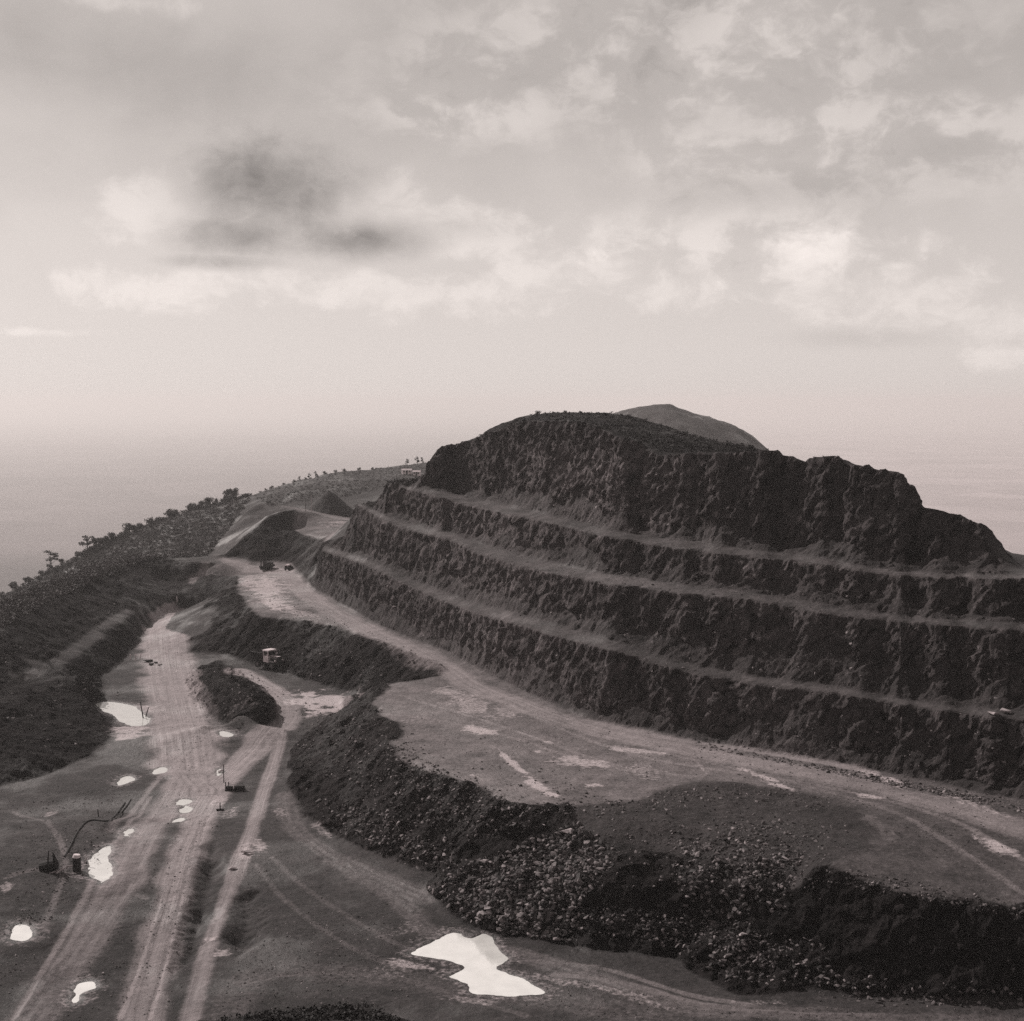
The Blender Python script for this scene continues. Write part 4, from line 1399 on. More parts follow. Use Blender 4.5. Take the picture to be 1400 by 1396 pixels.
# ------------------------------------------------------------------ drill rig at the far end of the upper road
tp = ground(364, 779)
rig = thing('drill_rig', (tp.x, tp.y, tp.z), R(6), label='dark tracked drill rig with a tall thin mast on the upper road', category='drill rig')
for s in (-1, 1):
    t_ = MB().box((0, s * 1.0, .45), (3.9, .5, .62), bev=.2)
    for i in range(5):
        t_.cyl((-1.5 + i * .75, s * 1.28, .4), (-1.5 + i * .75, s * 1.32, .4), .26, .26, 12)
    for i in range(16):
        t_.box((-1.85 + i * .247, s * 1.0, .78), (.1, .54, .07))
    t_.build('track', M_RUBBER, rig)
MB().box((0, 0, 1.0), (4.3, 2.0, .3), bev=.03).build('deck', M_STEEL, rig)
eh = MB().box((1.2, 0, 1.75), (1.9, 1.7, 1.2), bev=.06).build('engine_house', M_STEEL, rig)
MB().cyl((1.7, .4, 2.3), (1.7, .4, 3.0), .09).build('exhaust', M_RUST, eh)
oc = MB().box((-.35, -.55, 1.9), (1.1, .85, 1.5), bev=.05).build('operator_cab', M_STEEL, rig)
MB().box((-.35, -.985, 2.2), (.8, .03, .7)).build('window', M_GLASS, oc)
ms = MB()
for dx, dy in ((-.22, -.22), (.22, -.22), (-.22, .22), (.22, .22)):
    ms.cyl((-1.5 + dx, dy, .5), (-1.5 + dx * .8, dy * .8, 10.6), .055, .045, 6)
for k in range(14):
    z0 = .8 + k * .7
    sg = 1 if k % 2 else -1
    for yy in (-.21, .21):
        ms.cyl((-1.5 - .21 * sg, yy, z0), (-1.5 + .21 * sg, yy, z0 + .7), .025, .025, 5)
    for xx in (-.21, .21):
        ms.cyl((-1.5 + xx, -.21 * sg, z0), (-1.5 + xx, .21 * sg, z0 + .7), .025, .025, 5)
ms.box((-1.5, 0, 10.6), (.55, .5, .25))
mo = ms.build('mast', M_STEEL, rig)
MB().cyl((-1.5, 0, .2), (-1.5, 0, 9.8), .07, .07, 8).build('drill_rod', M_RUST, mo)
MB().cyl((.4, .3, 1.2), (-1.35, .18, 4.6), .06, .06, 6).cyl((.4, -.3, 1.2), (-1.35, -.18, 4.6), .06, .06, 6).build('mast_brace', M_STEEL, rig)
MB().box((2.35, 0, 1.35), (.5, 1.4, .5), bev=.05).build('compressor', M_RUST, rig)

# ------------------------------------------------------------------ small jeep by the rig
tp = ground(395, 780)
jeep = thing('jeep', (tp.x, tp.y, tp.z), R(70), label='small dark jeep with a white canvas top near the drill rig', category='jeep')
MB().box((0, 0, .75), (3.1, 1.45, .5), bev=.08).box((1.15, 0, 1.05), (.9, 1.2, .22), bev=.06).build('body', M_STEEL, jeep)
MB().box((-.45, 0, 1.72), (1.85, 1.45, .42), top=(.86, .8), bev=.08).build('canvas_top', M_WHITE, jeep)
MB().box((.5, 0, 1.28), (.05, 1.3, .5)).box((-.45, .68, 1.25), (1.6, .04, .5)).box((-.45, -.68, 1.25), (1.6, .04, .5)).build('window', M_GLASS, jeep)
for x in (-.95, 1.0):
    for y in (-.68, .68):
        wo = MB().cyl((x, y - .1, .36), (x, y + .1, .36), .36, .36, 16).build('wheel', M_RUBBER, jeep)
        s = 1 if y > 0 else -1
        MB().cyl((x, y + s * .1, .36), (x, y + s * .115, .36), .18, .16, 10).build('rim', M_BODY, wo)

# ------------------------------------------------------------------ conical heap, poles, huts
hb = Vector(D(450, 712, 512))
hb.z = drop(bvh, hb.x, hb.y) - .3
seg, rings = 90, 34
hv, ht = [], []
for i in range(rings + 1):
    r = 10.2 * i / rings
    for j in range(seg):
        a = j * math.tau / seg
        hv.append((r * math.cos(a) * 1.0, r * math.sin(a) * .9, 9.3 * (1 - (i / rings)) - .35 * math.exp(-((i / 3.0) ** 2))))
hv = np.array(hv)
hv[:, 2] += fbm(hv + 900, 3.0, 5, .6, 501) * .38 * np.clip(np.hypot(hv[:, 0], hv[:, 1]) / 2, .2, 1)
hv[:, 0] += fbm(hv + 300, 5.0, 3, .5, 505) * .5
for i in range(rings):
    for j in range(seg):
        a, b_, c, d = i * seg + j, i * seg + (j + 1) % seg, (i + 1) * seg + (j + 1) % seg, (i + 1) * seg + j
        ht += [(a, d, c), (a, c, b_)]
o = link('spoil_heap', mesh_arrays('spoil_heap', hv, np.array(ht), M_SPOIL), label='dark conical heap of spoil on the small pale platform', category='heap')
o.location = hb


def pole(px, py, top_py, d, lab_, mat=M_WOOD, r=.11, lean=(0, 0), name='wooden_pole', cat='pole', arm=True, group=None):
    b_ = Vector(D(px, py, d))
    b_.z = drop(bvh, b_.x, b_.y)
    hgt = max(1.0, D(px, top_py, d)[2] - b_.z)
    m = MB().cyl((0, 0, -.4), (lean[0], lean[1], hgt), r, r * .7, 8)
    if arm:
        m.box((lean[0] * .94, 0, hgt * .94), (1.1, .1, .1))
    o = m.build(name, mat, None, label=lab_, category=cat)
    o.location = b_
    if group:
        o['group'] = group
    return o


pole(426, 710, 677, 470, 'taller pale pole standing left of the conical heap', M_PALEPIPE, .13, arm=False, group='poles by the conical heap')
pole(418, 709, 681, 476, 'shorter grey pole left of the taller one by the conical heap', M_WOOD, .11, arm=False, group='poles by the conical heap')


def hut(px, py, w, l_, hh, rz, lab_):
    p = ground(px, py)
    t = thing('hut', (p.x, p.y, p.z - .2), rz, label=lab_, category='hut', group='white huts on the far saddle')
    MB().box((0, 0, hh / 2), (l_, w, hh)).build('wall', M_PLASTER, t)
    m = MB()
    for s in (-1, 1):
        m.box((0, s * w * .27, hh + .42), (l_ + .6, w * .62, .1), rot=Matrix.Rotation(R(-24) * s, 3, 'X'))
    m.build('roof', M_TINROOF, t)
    MB().box((0, -w / 2 - .02, .95), (.9, .06, 1.9)).build('door', M_DARKWOOD, t)
    for s in (-1, 1):
        MB().box((s * l_ * .3, -w / 2 - .02, 1.4), (.8, .06, .7)).build('window', M_GLASS, t)


hut(556, 648, 2.8, 4.6, 2.0, R(8), 'long white hut on the far slope left of the quarried hill')
hut(570, 650, 2.6, 3.4, 1.9, R(-6), 'shorter white hut on the far slope, nearest the quarried hill')

# ------------------------------------------------------------------ stakes, drum, stump and pipes on the pit floor


def stake(px, py, h, r, lab_, mat=M_DARKWOOD, lean=(0, 0), base=0, name='stake', group=None):
    p = ground(px, py)
    m = MB().cyl((0, 0, -.3), (lean[0], lean[1], h), r, r * .85, 8)
    o = m.build(name, mat, None, label=lab_, category='stake')
    o.location = p
    if group:
        o['group'] = group
    return o


stake(135, 1117, 1.15, .09, 'dark short stake above the black hose on the left', lean=(-.12, 0))
stake(306, 1070, 2.9, .07, 'tall thin dark stake beside the pale side road at the fork')
stake(196, 981, 3.0, .12, 'leaning dark stake at the right end of the long puddle', lean=(-.55, .1))
stake(199, 979, 1.7, .10, 'short dark stake leaning against the long puddle road edge', lean=(.6, 0))
for i, (x, y, h) in enumerate(((178, 902, 1.3), (185, 903, 1.5), (191, 900, 1.2))):
    stake(x, y, h, .14, ['leftmost of three white stakes at the dark slope foot', 'middle and tallest of three white stakes at the dark slope foot', 'rightmost of three white stakes at the dark slope foot'][i], M_WHITE, lean=(.15 * (i - 1) + .2, 0), group='white stakes left of the road')
stake(242, 822, 1.3, .17, 'lone white stake in front of the dark bank at the road end', M_WHITE)

p = ground(301, 1108)
t = thing('winch_stand', p, R(3), label='small dark stand with one upright on a flat sled base', category='stand')
MB().box((0, 0, .12), (1.1, .35, .24), bev=.03).build('sled', M_RUST, t)
MB().cyl((0, 0, .2), (0, 0, 1.15), .09, .08, 8).build('upright', M_RUST, t)
p = ground(322, 1081)
t = thing('pump_sled', p, R(4), label='long low dark pump on a sled with posts at its left end', category='pump')
MB().box((0, .3, .12), (3.2, .12, .24)).box((0, -.3, .12), (3.2, .12, .24)).build('sled', M_RUST, t)
MB().cyl((-.2, 0, .5), (1.4, 0, .5), .3, .3, 14).box((-.9, 0, .5), (1.0, .6, .5), bev=.05).build('pump_housing', M_STEEL, t)
for x in (-1.5, -1.05):
    MB().cyl((x, 0, .2), (x, 0, 1.4), .08, .07, 8).build('post', M_RUST, t)

p = ground(105, 1189)
t = thing('rusty_drum', p, R(20), label='dark rusty drum with a white lid left of the big bright puddle', category='drum')
m = MB().cyl((0, 0, -.1), (0, 0, 1.55), .52, .52, 24)
for z in (.3, .8, 1.3):
    m.cyl((0, 0, z - .03), (0, 0, z + .03), .55, .55, 24)
m.build('barrel', M_RUST, t)
MB().cyl((0, 0, 1.55), (.05, 0, 1.92), .50, .40, 24).build('lid', M_WHITE, t)
p = ground(115, 1181)
o = MB().tube([(0, 0, 0), (.15, .1, .5), (.35, .15, .85)], [.1, .1, .1]).build('pipe', M_PALEPIPE, None, label='short pale pipe stub right of the rusty drum', category='pipe')
o.location = p
p = ground(92, 1190)
o = MB().tube([(-.9, -1.4, .08), (-.5, -.6, .25), (.0, -.05, .55), (.7, .3, .5)], [.12, .12, .12, .1]).build('pipe', M_PALEPIPE, None, label='bent pale pipe between the tree stump and the rusty drum', category='pipe')
o.location = p
p = ground(81, 1193)
o = MB().tube([(-1.0, -.7, .1), (-.2, .1, .2), (.5, .5, .35)], [.09, .09, .09]).build('pipe', M_PALEPIPE, None, label='low pale pipe lying right of the tree stump', category='pipe')
o.location = p
p = ground(69, 1190)
t = thing('tree_stump', p, 0, label='dark uprooted tree stump with broken roots left of the drum', category='stump')
m = MB().tube([(-1.1, .2, .25), (0, 0, .6), (.8, -.1, .75)], [.75, .72, .6], 12)
m.build('trunk', M_DARKWOOD, t)
rr_ = random.Random(4)
for k in range(9):
    a = k * math.tau / 9 + rr_.uniform(-.2, .2)
    e = Vector((.5 * rr_.uniform(-1, 1) + .3, math.cos(a) * 1.1, .75 + max(-.6, math.sin(a) * 1.5)))
    mid = Vector((.6, math.cos(a) * .5, .75 + math.sin(a) * .5))
    MB().tube([(.5, 0, .75), mid, e], [.3, .2, .05], 7).build('root', M_DARKWOOD, t)
MB().cyl((-.2, -.5, .5), (.05, -.6, 2.7), .09, .07, 7).build('stake', M_WOOD, t)

hp = [(88, 1172), (96, 1158), (103, 1143), (112, 1130), (121, 1123), (132, 1122), (146, 1123), (155, 1118), (163, 1109), (171, 1098)]
hpts = [ground(a, b_) + Vector((0, 0, .09)) for a, b_ in hp]
hpts = [Vector(q) for q in catmull([tuple(q) for q in hpts], 5)]
o = MB().tube([tuple(q - hpts[0]) for q in hpts], [.10] * len(hpts), 7).build('hose', M_RUBBER, None, label='long black hose curving over the mud to the road edge', category='hose')
o.location = hpts[0]
hp = [(152, 1122), (158, 1120), (167, 1110), (175, 1100), (179, 1093)]
hpts = [ground(a, b_) + Vector((0, 0, .07)) for a, b_ in hp]
o = MB().tube([tuple(q - hpts[0]) for q in hpts], [.08] * len(hpts), 7).build('hose', M_RUBBER, None, label='short black hose beside the long one at the road edge', category='hose')
o.location = hpts[0]

# ------------------------------------------------------------------ stones


def stone_mesh(k, mat):
    r_ = random.Random(k * 13 + 5)
    bm = bmesh.new()
    for i in range(11):
        v = Vector((r_.gauss(0, 1), r_.gauss(0, 1), r_.gauss(0, 1))).normalized()
        v *= r_.uniform(.75, 1.0)
        bm.verts.new((v.x * r_.uniform(.85, 1.25), v.y * .8, v.z * .5))
    res = bmesh.ops.convex_hull(bm, input=bm.verts)
    bmesh.ops.delete(bm, geom=list({g for g in res['geom_interior'] if isinstance(g, bmesh.types.BMVert)}), context='VERTS')
    bmesh.ops.triangulate(bm, faces=list(bm.faces))
    me = bpy.data.meshes.new('boulder')
    bm.to_mesh(me)
    bm.free()
    me.materials.append(mat)
    return me


STONES = [stone_mesh(k, M_STONE) for k in range(8)]
STONES_PALE = [stone_mesh(k + 20, M_STONE_PALE) for k in range(4)]
SARR = []
for me in STONES:
    v = np.zeros(len(me.vertices) * 3)
    me.vertices.foreach_get('co', v)
    t_ = np.zeros(len(me.polygons) * 3, int)
    me.polygons.foreach_get('vertices', t_)
    SARR.append((v.reshape(-1, 3), t_.reshape(-1, 3)))
rr_ = random.Random(99)


def in_poly_sample(poly, n):
    xs, ys = [q[0] for q in poly], [q[1] for q in poly]
    out = []
    while len(out) < n:
        a = np.array([[rr_.uniform(min(xs), max(xs)), rr_.uniform(min(ys), max(ys))] for _ in range(n)])
        k = inside(poly, a[:, 0], a[:, 1])
        out += [tuple(q) for q in a[k]]
    return out[:n]


ZONES = [  # outline, loose stones, size range, boulders, boulder label
    ([(582, 1215), (640, 1180), (720, 1150), (790, 1125), (850, 1165), (800, 1230), (790, 1290), (700, 1278), (640, 1262)], 2400, (.13, .60), 120, 'angular grey boulder in the wide rubble spill above the largest white puddle', 'boulders in the rubble spill above the largest puddle'),
    ([(430, 1095), (520, 1080), (620, 1140), (640, 1180), (597, 1197), (520, 1170), (450, 1130)], 900, (.14, .45), 30, 'grey boulder at the foot of the bank beside the curved wheel track', 'boulders at the foot of the bank by the curved track'),
    ([(910, 1130), (1080, 1120), (1110, 1200), (1000, 1260), (1050, 1345), (985, 1345), (930, 1230)], 850, (.13, .55), 70, 'grey boulder in the narrow stone chute right of the wide rubble spill', 'boulders in the stone chute'),
    ([(700, 1262), (930, 1298), (990, 1345), (1160, 1350), (1130, 1290), (900, 1240), (760, 1240)], 700, (.14, .45), 30, 'grey boulder along the foot of the dark cut bank, right of the largest puddle', 'boulders along the foot of the dark cut bank'),
    ([(520, 990), (560, 1020), (620, 1068), (730, 1105), (760, 1130), (640, 1150), (520, 1080), (430, 1060)], 900, (.14, .45), 12, 'grey boulder on the steep bank under the terrace edge', 'boulders on the bank under the terrace edge'),
    ([(950, 1014), (1400, 1096), (1400, 1112), (1100, 1050), (950, 1022)], 800, (.14, .4), 8, 'grey boulder at the foot of the lowest rock face by the road', 'boulders beside the upper road'),
    ([(560, 690), (900, 740), (1400, 790), (1400, 980), (900, 900), (700, 850), (560, 800)], 900, (.10, .34), 0, '', ''),
    ([(600, 900), (700, 940), (950, 1012), (1400, 1095), (1400, 990), (900, 910), (600, 830)], 600, (.10, .32), 0, '', ''),
    ([(720, 700), (760, 640), (900, 640), (920, 730)], 250, (.15, .5), 0, '', ''),
    ([(330, 850), (600, 905), (500, 945), (400, 922)], 300, (.12, .4), 0, '', ''),
    ([(20, 1080), (200, 1060), (120, 1200), (0, 1390)], 350, (.08, .26), 0, '', ''),
    ([(330, 1180), (560, 1250), (560, 1390), (300, 1390)], 300, (.08, .22), 0, '', ''),
    ([(860, 1100), (1130, 1095), (1180, 1150), (1130, 1230), (800, 1210), (760, 1130)], 900, (.12, .34), 6, 'grey boulder on the dark earth hump at the terrace edge', 'boulders on the dark earth hump'),
]
ZONES += [([(500, 955), (560, 1000), (620, 1058), (690, 1092), (760, 1098), (860, 1092), (1000, 1066), (1130, 1088), (1130, 1110), (1000, 1090), (860, 1115), (690, 1112), (560, 1050)], 900, (.10, .38), 0, '', ''),
          ([(1130, 1180), (1400, 1236), (1400, 1260), (1130, 1206)], 300, (.10, .35), 0, '', ''), ([(1120, 1330), (1400, 1345), (1400, 1385), (1120, 1372)], 260, (.10, .45), 0, '', ''),
          ([(520, 970), (900, 1000), (1380, 1110), (1380, 1220), (1000, 1060), (600, 1050)], 500, (.07, .22), 0, '', ''),
          ([(330, 780), (600, 905), (500, 880), (330, 835)], 250, (.1, .3), 0, '', ''),
          ([(0, 900), (200, 830), (150, 1010), (0, 1080)], 120, (.12, .5), 0, '', ''), ([(0, 870), (200, 770), (200, 830), (0, 930)], 60, (.15, .5), 0, '', ''),
          ([(390, 960), (500, 965), (540, 1010), (420, 1090)], 500, (.1, .4), 0, '', ''), ([(250, 900), (390, 920), (390, 990), (270, 990)], 300, (.1, .4), 0, '', '')]
ZONES += [([(330, 1180), (560, 1245), (620, 1290), (540, 1390), (300, 1390), (320, 1300)], 1300, (.04, .16), 0, '', ''), ([(0, 1080), (190, 1060), (110, 1240), (0, 1390)], 1300, (.05, .2), 0, '', ''),
          ([(700, 1330), (1000, 1375), (1400, 1385), (1400, 1396), (700, 1396)], 500, (.04, .16), 0, '', ''), ([(180, 870), (280, 870), (300, 1080), (60, 1396), (240, 1396), (320, 1100)], 900, (.05, .2), 0, '', ''),
          ([(520, 970), (900, 1000), (1380, 1110), (1380, 1230), (1000, 1060), (700, 1095)], 900, (.05, .18), 0, '', '')]
RV, RT, RTONE, off = [], [], [], 0
for poly, nst, (s0, s1), nb, blabel, bgroup in ZONES:
    clus = in_poly_sample(poly, 14)
    for i, (x, y) in enumerate(in_poly_sample(poly, nst + nb)):
        if rr_.random() < .5:           # half of them gather in clusters
            q_ = rr_.choice(clus)
            x, y = x * .35 + q_[0] * .65, y * .35 + q_[1] * .65
        p, n = hit(x, y)
        if p is None or p.y > 420:
            continue
        if p.z < 1.5 and any(abs(p.x - w_[0][0]) < 16 and abs(p.y - w_[0][1]) < 30 and polydist(w_, np.array([[p.x, p.y]]))[0] > -1.0 for w_, _, _ in pud):
            continue
        rot = Matrix.Rotation(rr_.uniform(0, math.tau), 3, 'Z') @ Matrix.Rotation(rr_.gauss(0, .5), 3, 'X') @ Matrix.Rotation(rr_.gauss(0, .5), 3, 'Y')
        if i < nb:
            o = link('boulder', rr_.choice(STONES), None, label=blabel, category='boulder', group=bgroup)
            s = s1 * (.75 + .75 * rr_.random() ** 2)
            o.scale = (s, s * rr_.uniform(.7, 1), s * rr_.uniform(.7, 1))
            o.rotation_euler = rot.to_euler()
            o.location = p + Vector((0, 0, s * .02))
        else:
            v, t_ = rr_.choice(SARR)
            s = s0 + (s1 - s0) * rr_.random() ** 2.2
            RV.append((v * s) @ np.array(rot).T + np.array(p) + np.array((0, 0, s * .02)))
            RT.append(t_ + off)
            RTONE.append(np.full(len(v), rr_.random()))
            off += len(v)
link('rubble', mesh_arrays('rubble', np.concatenate(RV), np.concatenate(RT), M_STONE, None, dict(stone_tone=np.concatenate(RTONE)), False), kind='stuff', label='loose broken stone scattered over banks, ledges and pit floor', category='rubble')
for (x, y, s, lab_) in ((540, 831, .7, 'single pale boulder on the lowest rock face near its left end'), (303, 1055, .55, 'pale round boulder beside the tall dark stake'), (336, 1167, .8, 'pale boulder at the top of the dark ditch'), (318, 1189, .6, 'flat pale boulder inside the dark ditch'), (660, 1180, .8, 'pale boulder high in the rubble spill'),
                        (607, 1170, .6, 'bright pale boulder at the foot of the bank left of the rubble spill'), (1016, 1280, .7, 'pale boulder low in the stone chute'), (776, 1139, .9, 'long pale boulder at the top of the rubble spill'), (1357, 978, .9, 'pale boulder on the lowest ledge at the far right'), (1375, 974, .8, 'second pale boulder on the lowest ledge at the far right')):
    p = ground(x, y)
    o = link('boulder', rr_.choice(STONES_PALE), None, label=lab_, category='boulder')
    o.scale = (s * 1.3, s, s)
    o.rotation_euler = (0, .2, rr_.uniform(0, 6))
    o.location = p + Vector((0, 0, s * .2))
for i, (x, y, s) in enumerate(((202, 905, .95), (207, 909, .8), (213, 907, .65), (219, 910, .5))):
    p = ground(x, y)
    o = link('boulder', STONES[i], None, label=['largest dark boulder of the row on the pale road', 'second largest dark boulder of the row on the pale road', 'third dark boulder of the row on the pale road', 'smallest dark boulder of the row on the pale road'][i], category='boulder', group='row of dark boulders on the pale road')
    o.scale = (s * 1.4, s, s * 1.1)
    o.rotation_euler = (0, 0, i * 1.3)
    o.location = p + Vector((0, 0, s * .25))
    o.material_slots[0].link = 'OBJECT'
    o.material_slots[0].material = M_SPOIL

# ------------------------------------------------------------------ trees and scrub


def leaf_cloud(blobs, n, size, r_):
    """leaf clumps as small tilted quads spread through ellipsoids"""
    Q = []
    for i in range(n):
        c, rad = r_.choice(blobs)
        d = Vector((r_.gauss(0, 1), r_.gauss(0, 1), r_.gauss(0, 1))).normalized() * (r_.random() ** .45)
        p = Vector(c) + Vector((d.x * rad[0], d.y * rad[1], d.z * rad[2]))
        a = Vector((r_.gauss(0, 1), r_.gauss(0, 1), r_.gauss(0, .6))).normalized()
        b_ = a.cross(Vector((r_.gauss(0, 1), r_.gauss(0, 1), r_.gauss(0, 1)))).normalized()
        s = size * r_.uniform(.5, 1.3)
        Q.append([p + a * s, p + b_ * s * .7, p - a * s, p - b_ * s * .7])
    return np.array([[list(v) for v in q] for q in Q]).reshape(-1, 3)


def quads(Vq):
    n = len(Vq) // 4
    a = np.arange(n) * 4
    return np.concatenate([np.stack([a, a + 1, a + 2], 1), np.stack([a, a + 2, a + 3], 1)])


def make_tree(kind, k):
    r_ = random.Random(1000 + k)
    t = thing('tree', (0, 0, 0))
    H = 1.0 * {'round': 5.5, 'flat': 6.5, 'wispy': 6.0, 'low': 3.6}[kind]
    m = MB()
    bl = []
    m.tube([(0, 0, -.8), (.1, 0, H * .3), (.2, .1, H * .6), (.15, .1, H * .85)], [.24, .19, .13, .05], 7)
    for i in range(7):
        a = r_.uniform(0, math.tau)
        z = H * r_.uniform(.25, .7)
        rad = {'round': 1.5, 'flat': 2.6, 'wispy': 1.2, 'low': 1.6}[kind] * r_.uniform(.5, 1)
        tip = Vector((math.cos(a) * rad, math.sin(a) * rad, z + H * r_.uniform(.1, .25)))
        m.tube([(.1, 0, z), tuple((Vector((.1, 0, z)) + tip) / 2 + Vector((0, 0, .1))), tuple(tip)], [.09, .06, .03], 5)
        if kind == 'flat':
            bl.append((tip + Vector((0, 0, .6)), (1.1, 1.1, .45)))
        elif kind == 'wispy':
            bl.append((tip, (.6, .6, .55)))
        else:
            bl.append((tip, (1.15, 1.15, .95)))
    bl.append(((.15, .1, H * .85), (.9, .9, .8)))
    if kind == 'low':
        bl += [((r_.uniform(-1.2, 1.2), r_.uniform(-1.2, 1.2), r_.uniform(.3, 1.2)), (1.2, 1.2, .9)) for _ in range(4)]
    if kind == 'round':
        bl += [((r_.uniform(-.8, .8), r_.uniform(-.8, .8), H * .62), (1.3, 1.3, 1.2)) for _ in range(2)]
    m.build('trunk', M_BARK, t)
    Vq = leaf_cloud(bl, {'round': 700, 'flat': 520, 'wispy': 260, 'low': 620}[kind], .26, r_)
    link('crown', mesh_arrays('crown', Vq, quads(Vq), M_LEAF, None, None, False), t)
    return t


KIND = {'round': [make_tree('round', k) for k in range(3)], 'flat': [make_tree('flat', 10 + k) for k in range(2)], 'wispy': [make_tree('wispy', 20 + k) for k in range(2)], 'low': [make_tree('low', 30 + k) for k in range(3)]}
first = set()


def plant(kind, px, d, s, label, group, sink=.3, cat='tree'):
    src = rr_.choice(KIND[kind])
    o = src if src.name not in first else copy_tree(src)
    first.add(src.name)
    x = (px - 700) / FPX * d / (math.cos(PITCH) + 0.0) * 1.0
    o.location = (x, d, drop(bvh_all, x, d) - sink)
    o.rotation_euler = (0, 0, rr_.uniform(0, 6.28))
    o.scale = (s * rr_.uniform(.9, 1.15), s * rr_.uniform(.9, 1.15), s)
    o['label'], o['category'] = label, cat
    if group:
        o['group'] = group
    return o


bvh_all = BVHTree.FromPolygons(V.tolist(), T[(lab == 13) | (lab == 9) | (lab == 14)].tolist())


def sky_d(px):
    a = np.array([(FPX * p[0] / p[1] + 700, p[1]) for p in spur_sky])
    return float(np.interp(px, a[:, 0], a[:, 1]))


plant('flat', 68, 600, 1.35, 'lone spreading tree lowest on the left ridge skyline', None)
plant('flat', 118, 604, 1.25, 'tall thin trunked tree on the left ridge, right of the lone spreading tree', None)
plant('flat', 127, 606, 1.0, 'shorter tree just right of the tall thin trunked one on the left ridge', None)
plant('round', 313, 652, 1.25, 'big round topped tree where the left ridge starts to climb', None)
plant('round', 322, 655, 1.3, 'second big round topped tree beside the first on the left ridge', None)
plant('wispy', 557, 750, .7, 'thin wispy tree on the far saddle above the long white hut', None)
plant('wispy', 571, 757, .95, 'taller wispy tree on the far saddle nearest the quarried hill', None)
plant('wispy', 578, 757, .7, 'smallest wispy tree on the far saddle nearest the quarried hill', None)
for px in (409, 423, 432):
    plant('wispy', px, sky_d(px), rr_.uniform(.55, .75), 'little wispy tree on the ridge behind the earth mound', 'wispy trees on the ridge behind the mound')
for px in list(np.arange(-60, 105, 9.0)):
    plant('low' if rr_.random() < .6 else 'round', px + rr_.uniform(-3, 3), sky_d(px) - rr_.uniform(0, 14), rr_.uniform(.5, .9), 'small bushy tree on the low end of the left ridge', 'bushy trees on the low end of the ridge')
for px in list(np.arange(104, 345, 3.6)):
    plant('round' if rr_.random() < .3 else 'low', px + rr_.uniform(-2, 2), sky_d(px) + rr_.uniform(-10, 3), rr_.uniform(.7, 1.2), 'dense dark tree in the fringe along the left ridge skyline', 'fringe of trees along the left ridge', 1.4)
for px in list(np.arange(345, 520, 9.0)):
    plant('low', px + rr_.uniform(-3, 3), sky_d(px) + rr_.uniform(-6, 2), rr_.uniform(.35, .55), 'low dark bush on the ridge behind the earth mound', 'bushes on the ridge behind the mound', cat='bush')
for px, py, d, s in ((632, 604, 352, .5), (638, 600, 352, .6), (644, 598, 354, .7), (651, 595, 354, .6), (657, 592, 354, .5)):
    plant('low', px, d, s, 'low bush on the left shoulder of the quarried hilltop', 'bushes on the left shoulder of the hilltop', cat='bush')
plant('low', 735, 335, .36, 'round dark bush alone on the left of the hilltop skyline', None, cat='bush')
plant('low', 606, 357, .45, 'dark bush on the upper left edge of the tall rock wall', None, cat='bush')
for px in np.arange(760, 1060, 11.0):
    d = float(np.interp((px - 700) / FPX, capn[:, 0] / capn[:, 1], capn[:, 1])) - rr_.uniform(0, 12)
    plant('low', px, d, rr_.uniform(.14, .30), 'small dark bush among the scrub on the quarried hilltop', 'bushes on the quarried hilltop', cat='bush')


for srcs in KIND.values():
    for o in srcs:
        if o.name not in first:
            for ch in list(o.children):
                bpy.data.objects.remove(ch)
            bpy.data.objects.remove(o)


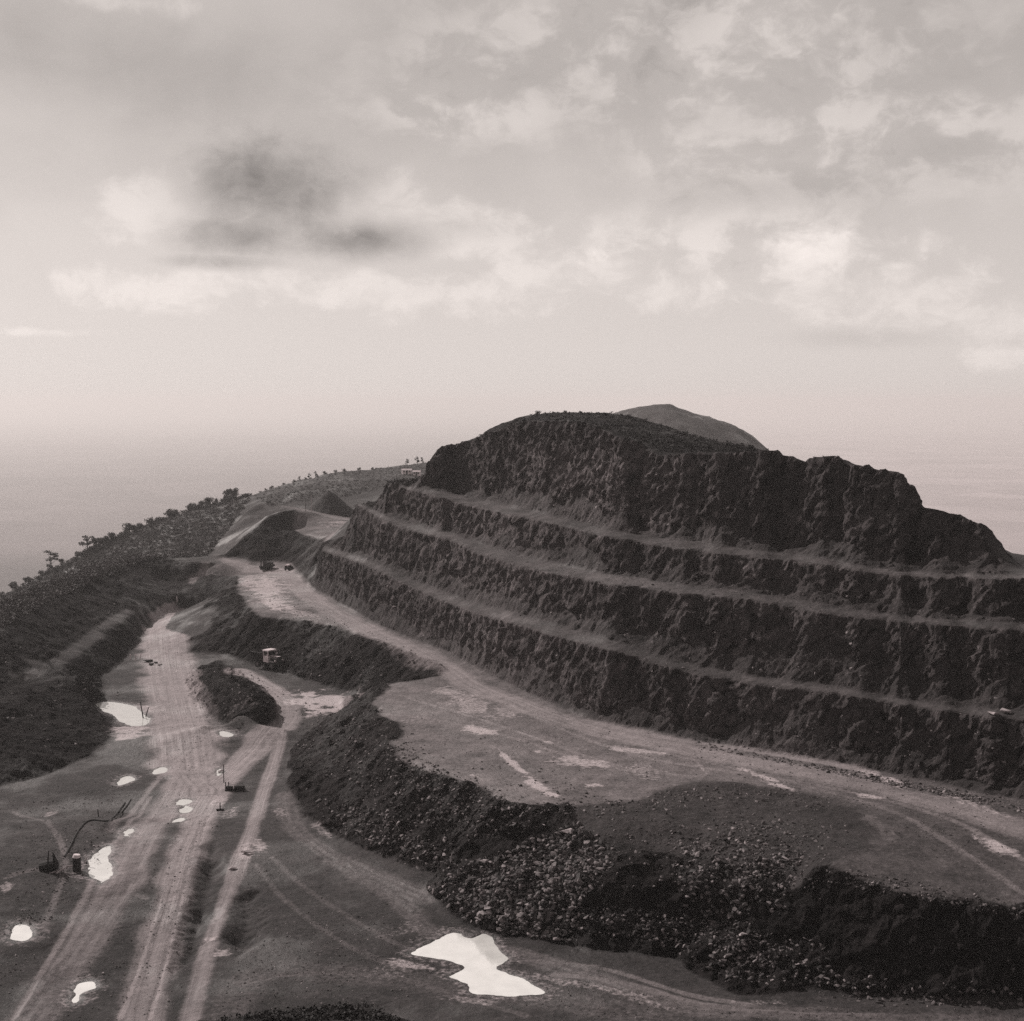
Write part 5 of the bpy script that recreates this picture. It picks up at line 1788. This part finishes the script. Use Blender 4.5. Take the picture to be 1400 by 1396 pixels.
def scrub(polys, label, mat):
    VQ = []
    r_ = random.Random(77)
    for poly, n, (s0, s1), nq in polys:
        for x, y in in_poly_sample(poly, n):
            d = Vector(ray(x, y)).normalized()
            p = bvh.ray_cast(Vector(CAM), d)[0]
            if p is None or p.y < 60:
                continue
            s = r_.uniform(s0, s1)
            VQ.append(leaf_cloud([(p + Vector((0, 0, s * .25)), (s, s, s * .42))], nq, s * .26, r_))
    VQ = np.concatenate(VQ)
    link('undergrowth', mesh_arrays('undergrowth', VQ, quads(VQ), mat, None, None, False), kind='stuff', label=label, category='undergrowth')


scrub([([(0, 812), (110, 757), (210, 712), (300, 692), (345, 680), (300, 740), (285, 760), (200, 765), (60, 825), (0, 862)], 5200, (.5, 1.3), 18),
       ([(340, 680), (460, 642), (580, 628), (580, 655), (470, 680), (370, 690)], 1500, (.3, .9), 12)], 'scrub and low wood covering the hazy spur behind the pit', M_SCRUB)
scrub([([(680, 585), (735, 564), (838, 565), (920, 586), (1056, 616), (960, 618), (900, 618), (840, 590), (760, 575)], 900, (.25, .75), 12),
       ([(0, 862), (140, 782), (200, 762), (285, 770), (205, 812), (140, 850), (0, 935)], 160, (.2, .6), 10),
       ([(290, 1396), (380, 1384), (500, 1374), (550, 1396)], 300, (.2, .6), 12)], 'dark low scrub on the hilltop, the pit rim and the foreground lip', M_DARKSCRUB)

# ------------------------------------------------------------------ air
HAZE = 0.00012
mh = bpy.data.materials.new('haze')
mh.use_nodes = True
N = NT(mh.node_tree)
o = N.node('ShaderNodeOutputMaterial')
pvn = N.node('ShaderNodeVolumePrincipled')
pvn.inputs['Color'].default_value = (.955, .93, .925, 1)
pvn.inputs['Density'].default_value = HAZE
pvn.inputs['Anisotropy'].default_value = 0.3
N.t.links.new(pvn.outputs[0], o.inputs['Volume'])
bm = bmesh.new()
bmesh.ops.create_cube(bm, size=1.0)
me = bpy.data.meshes.new('haze')
bm.to_mesh(me)
bm.free()
me.materials.append(mh)
hz = link('haze', me, kind='stuff', label='thin pale haze over the valley', category='haze')
hz.scale = (130000, 130000, 500)
hz.location = (0, 0, -375 + 250)
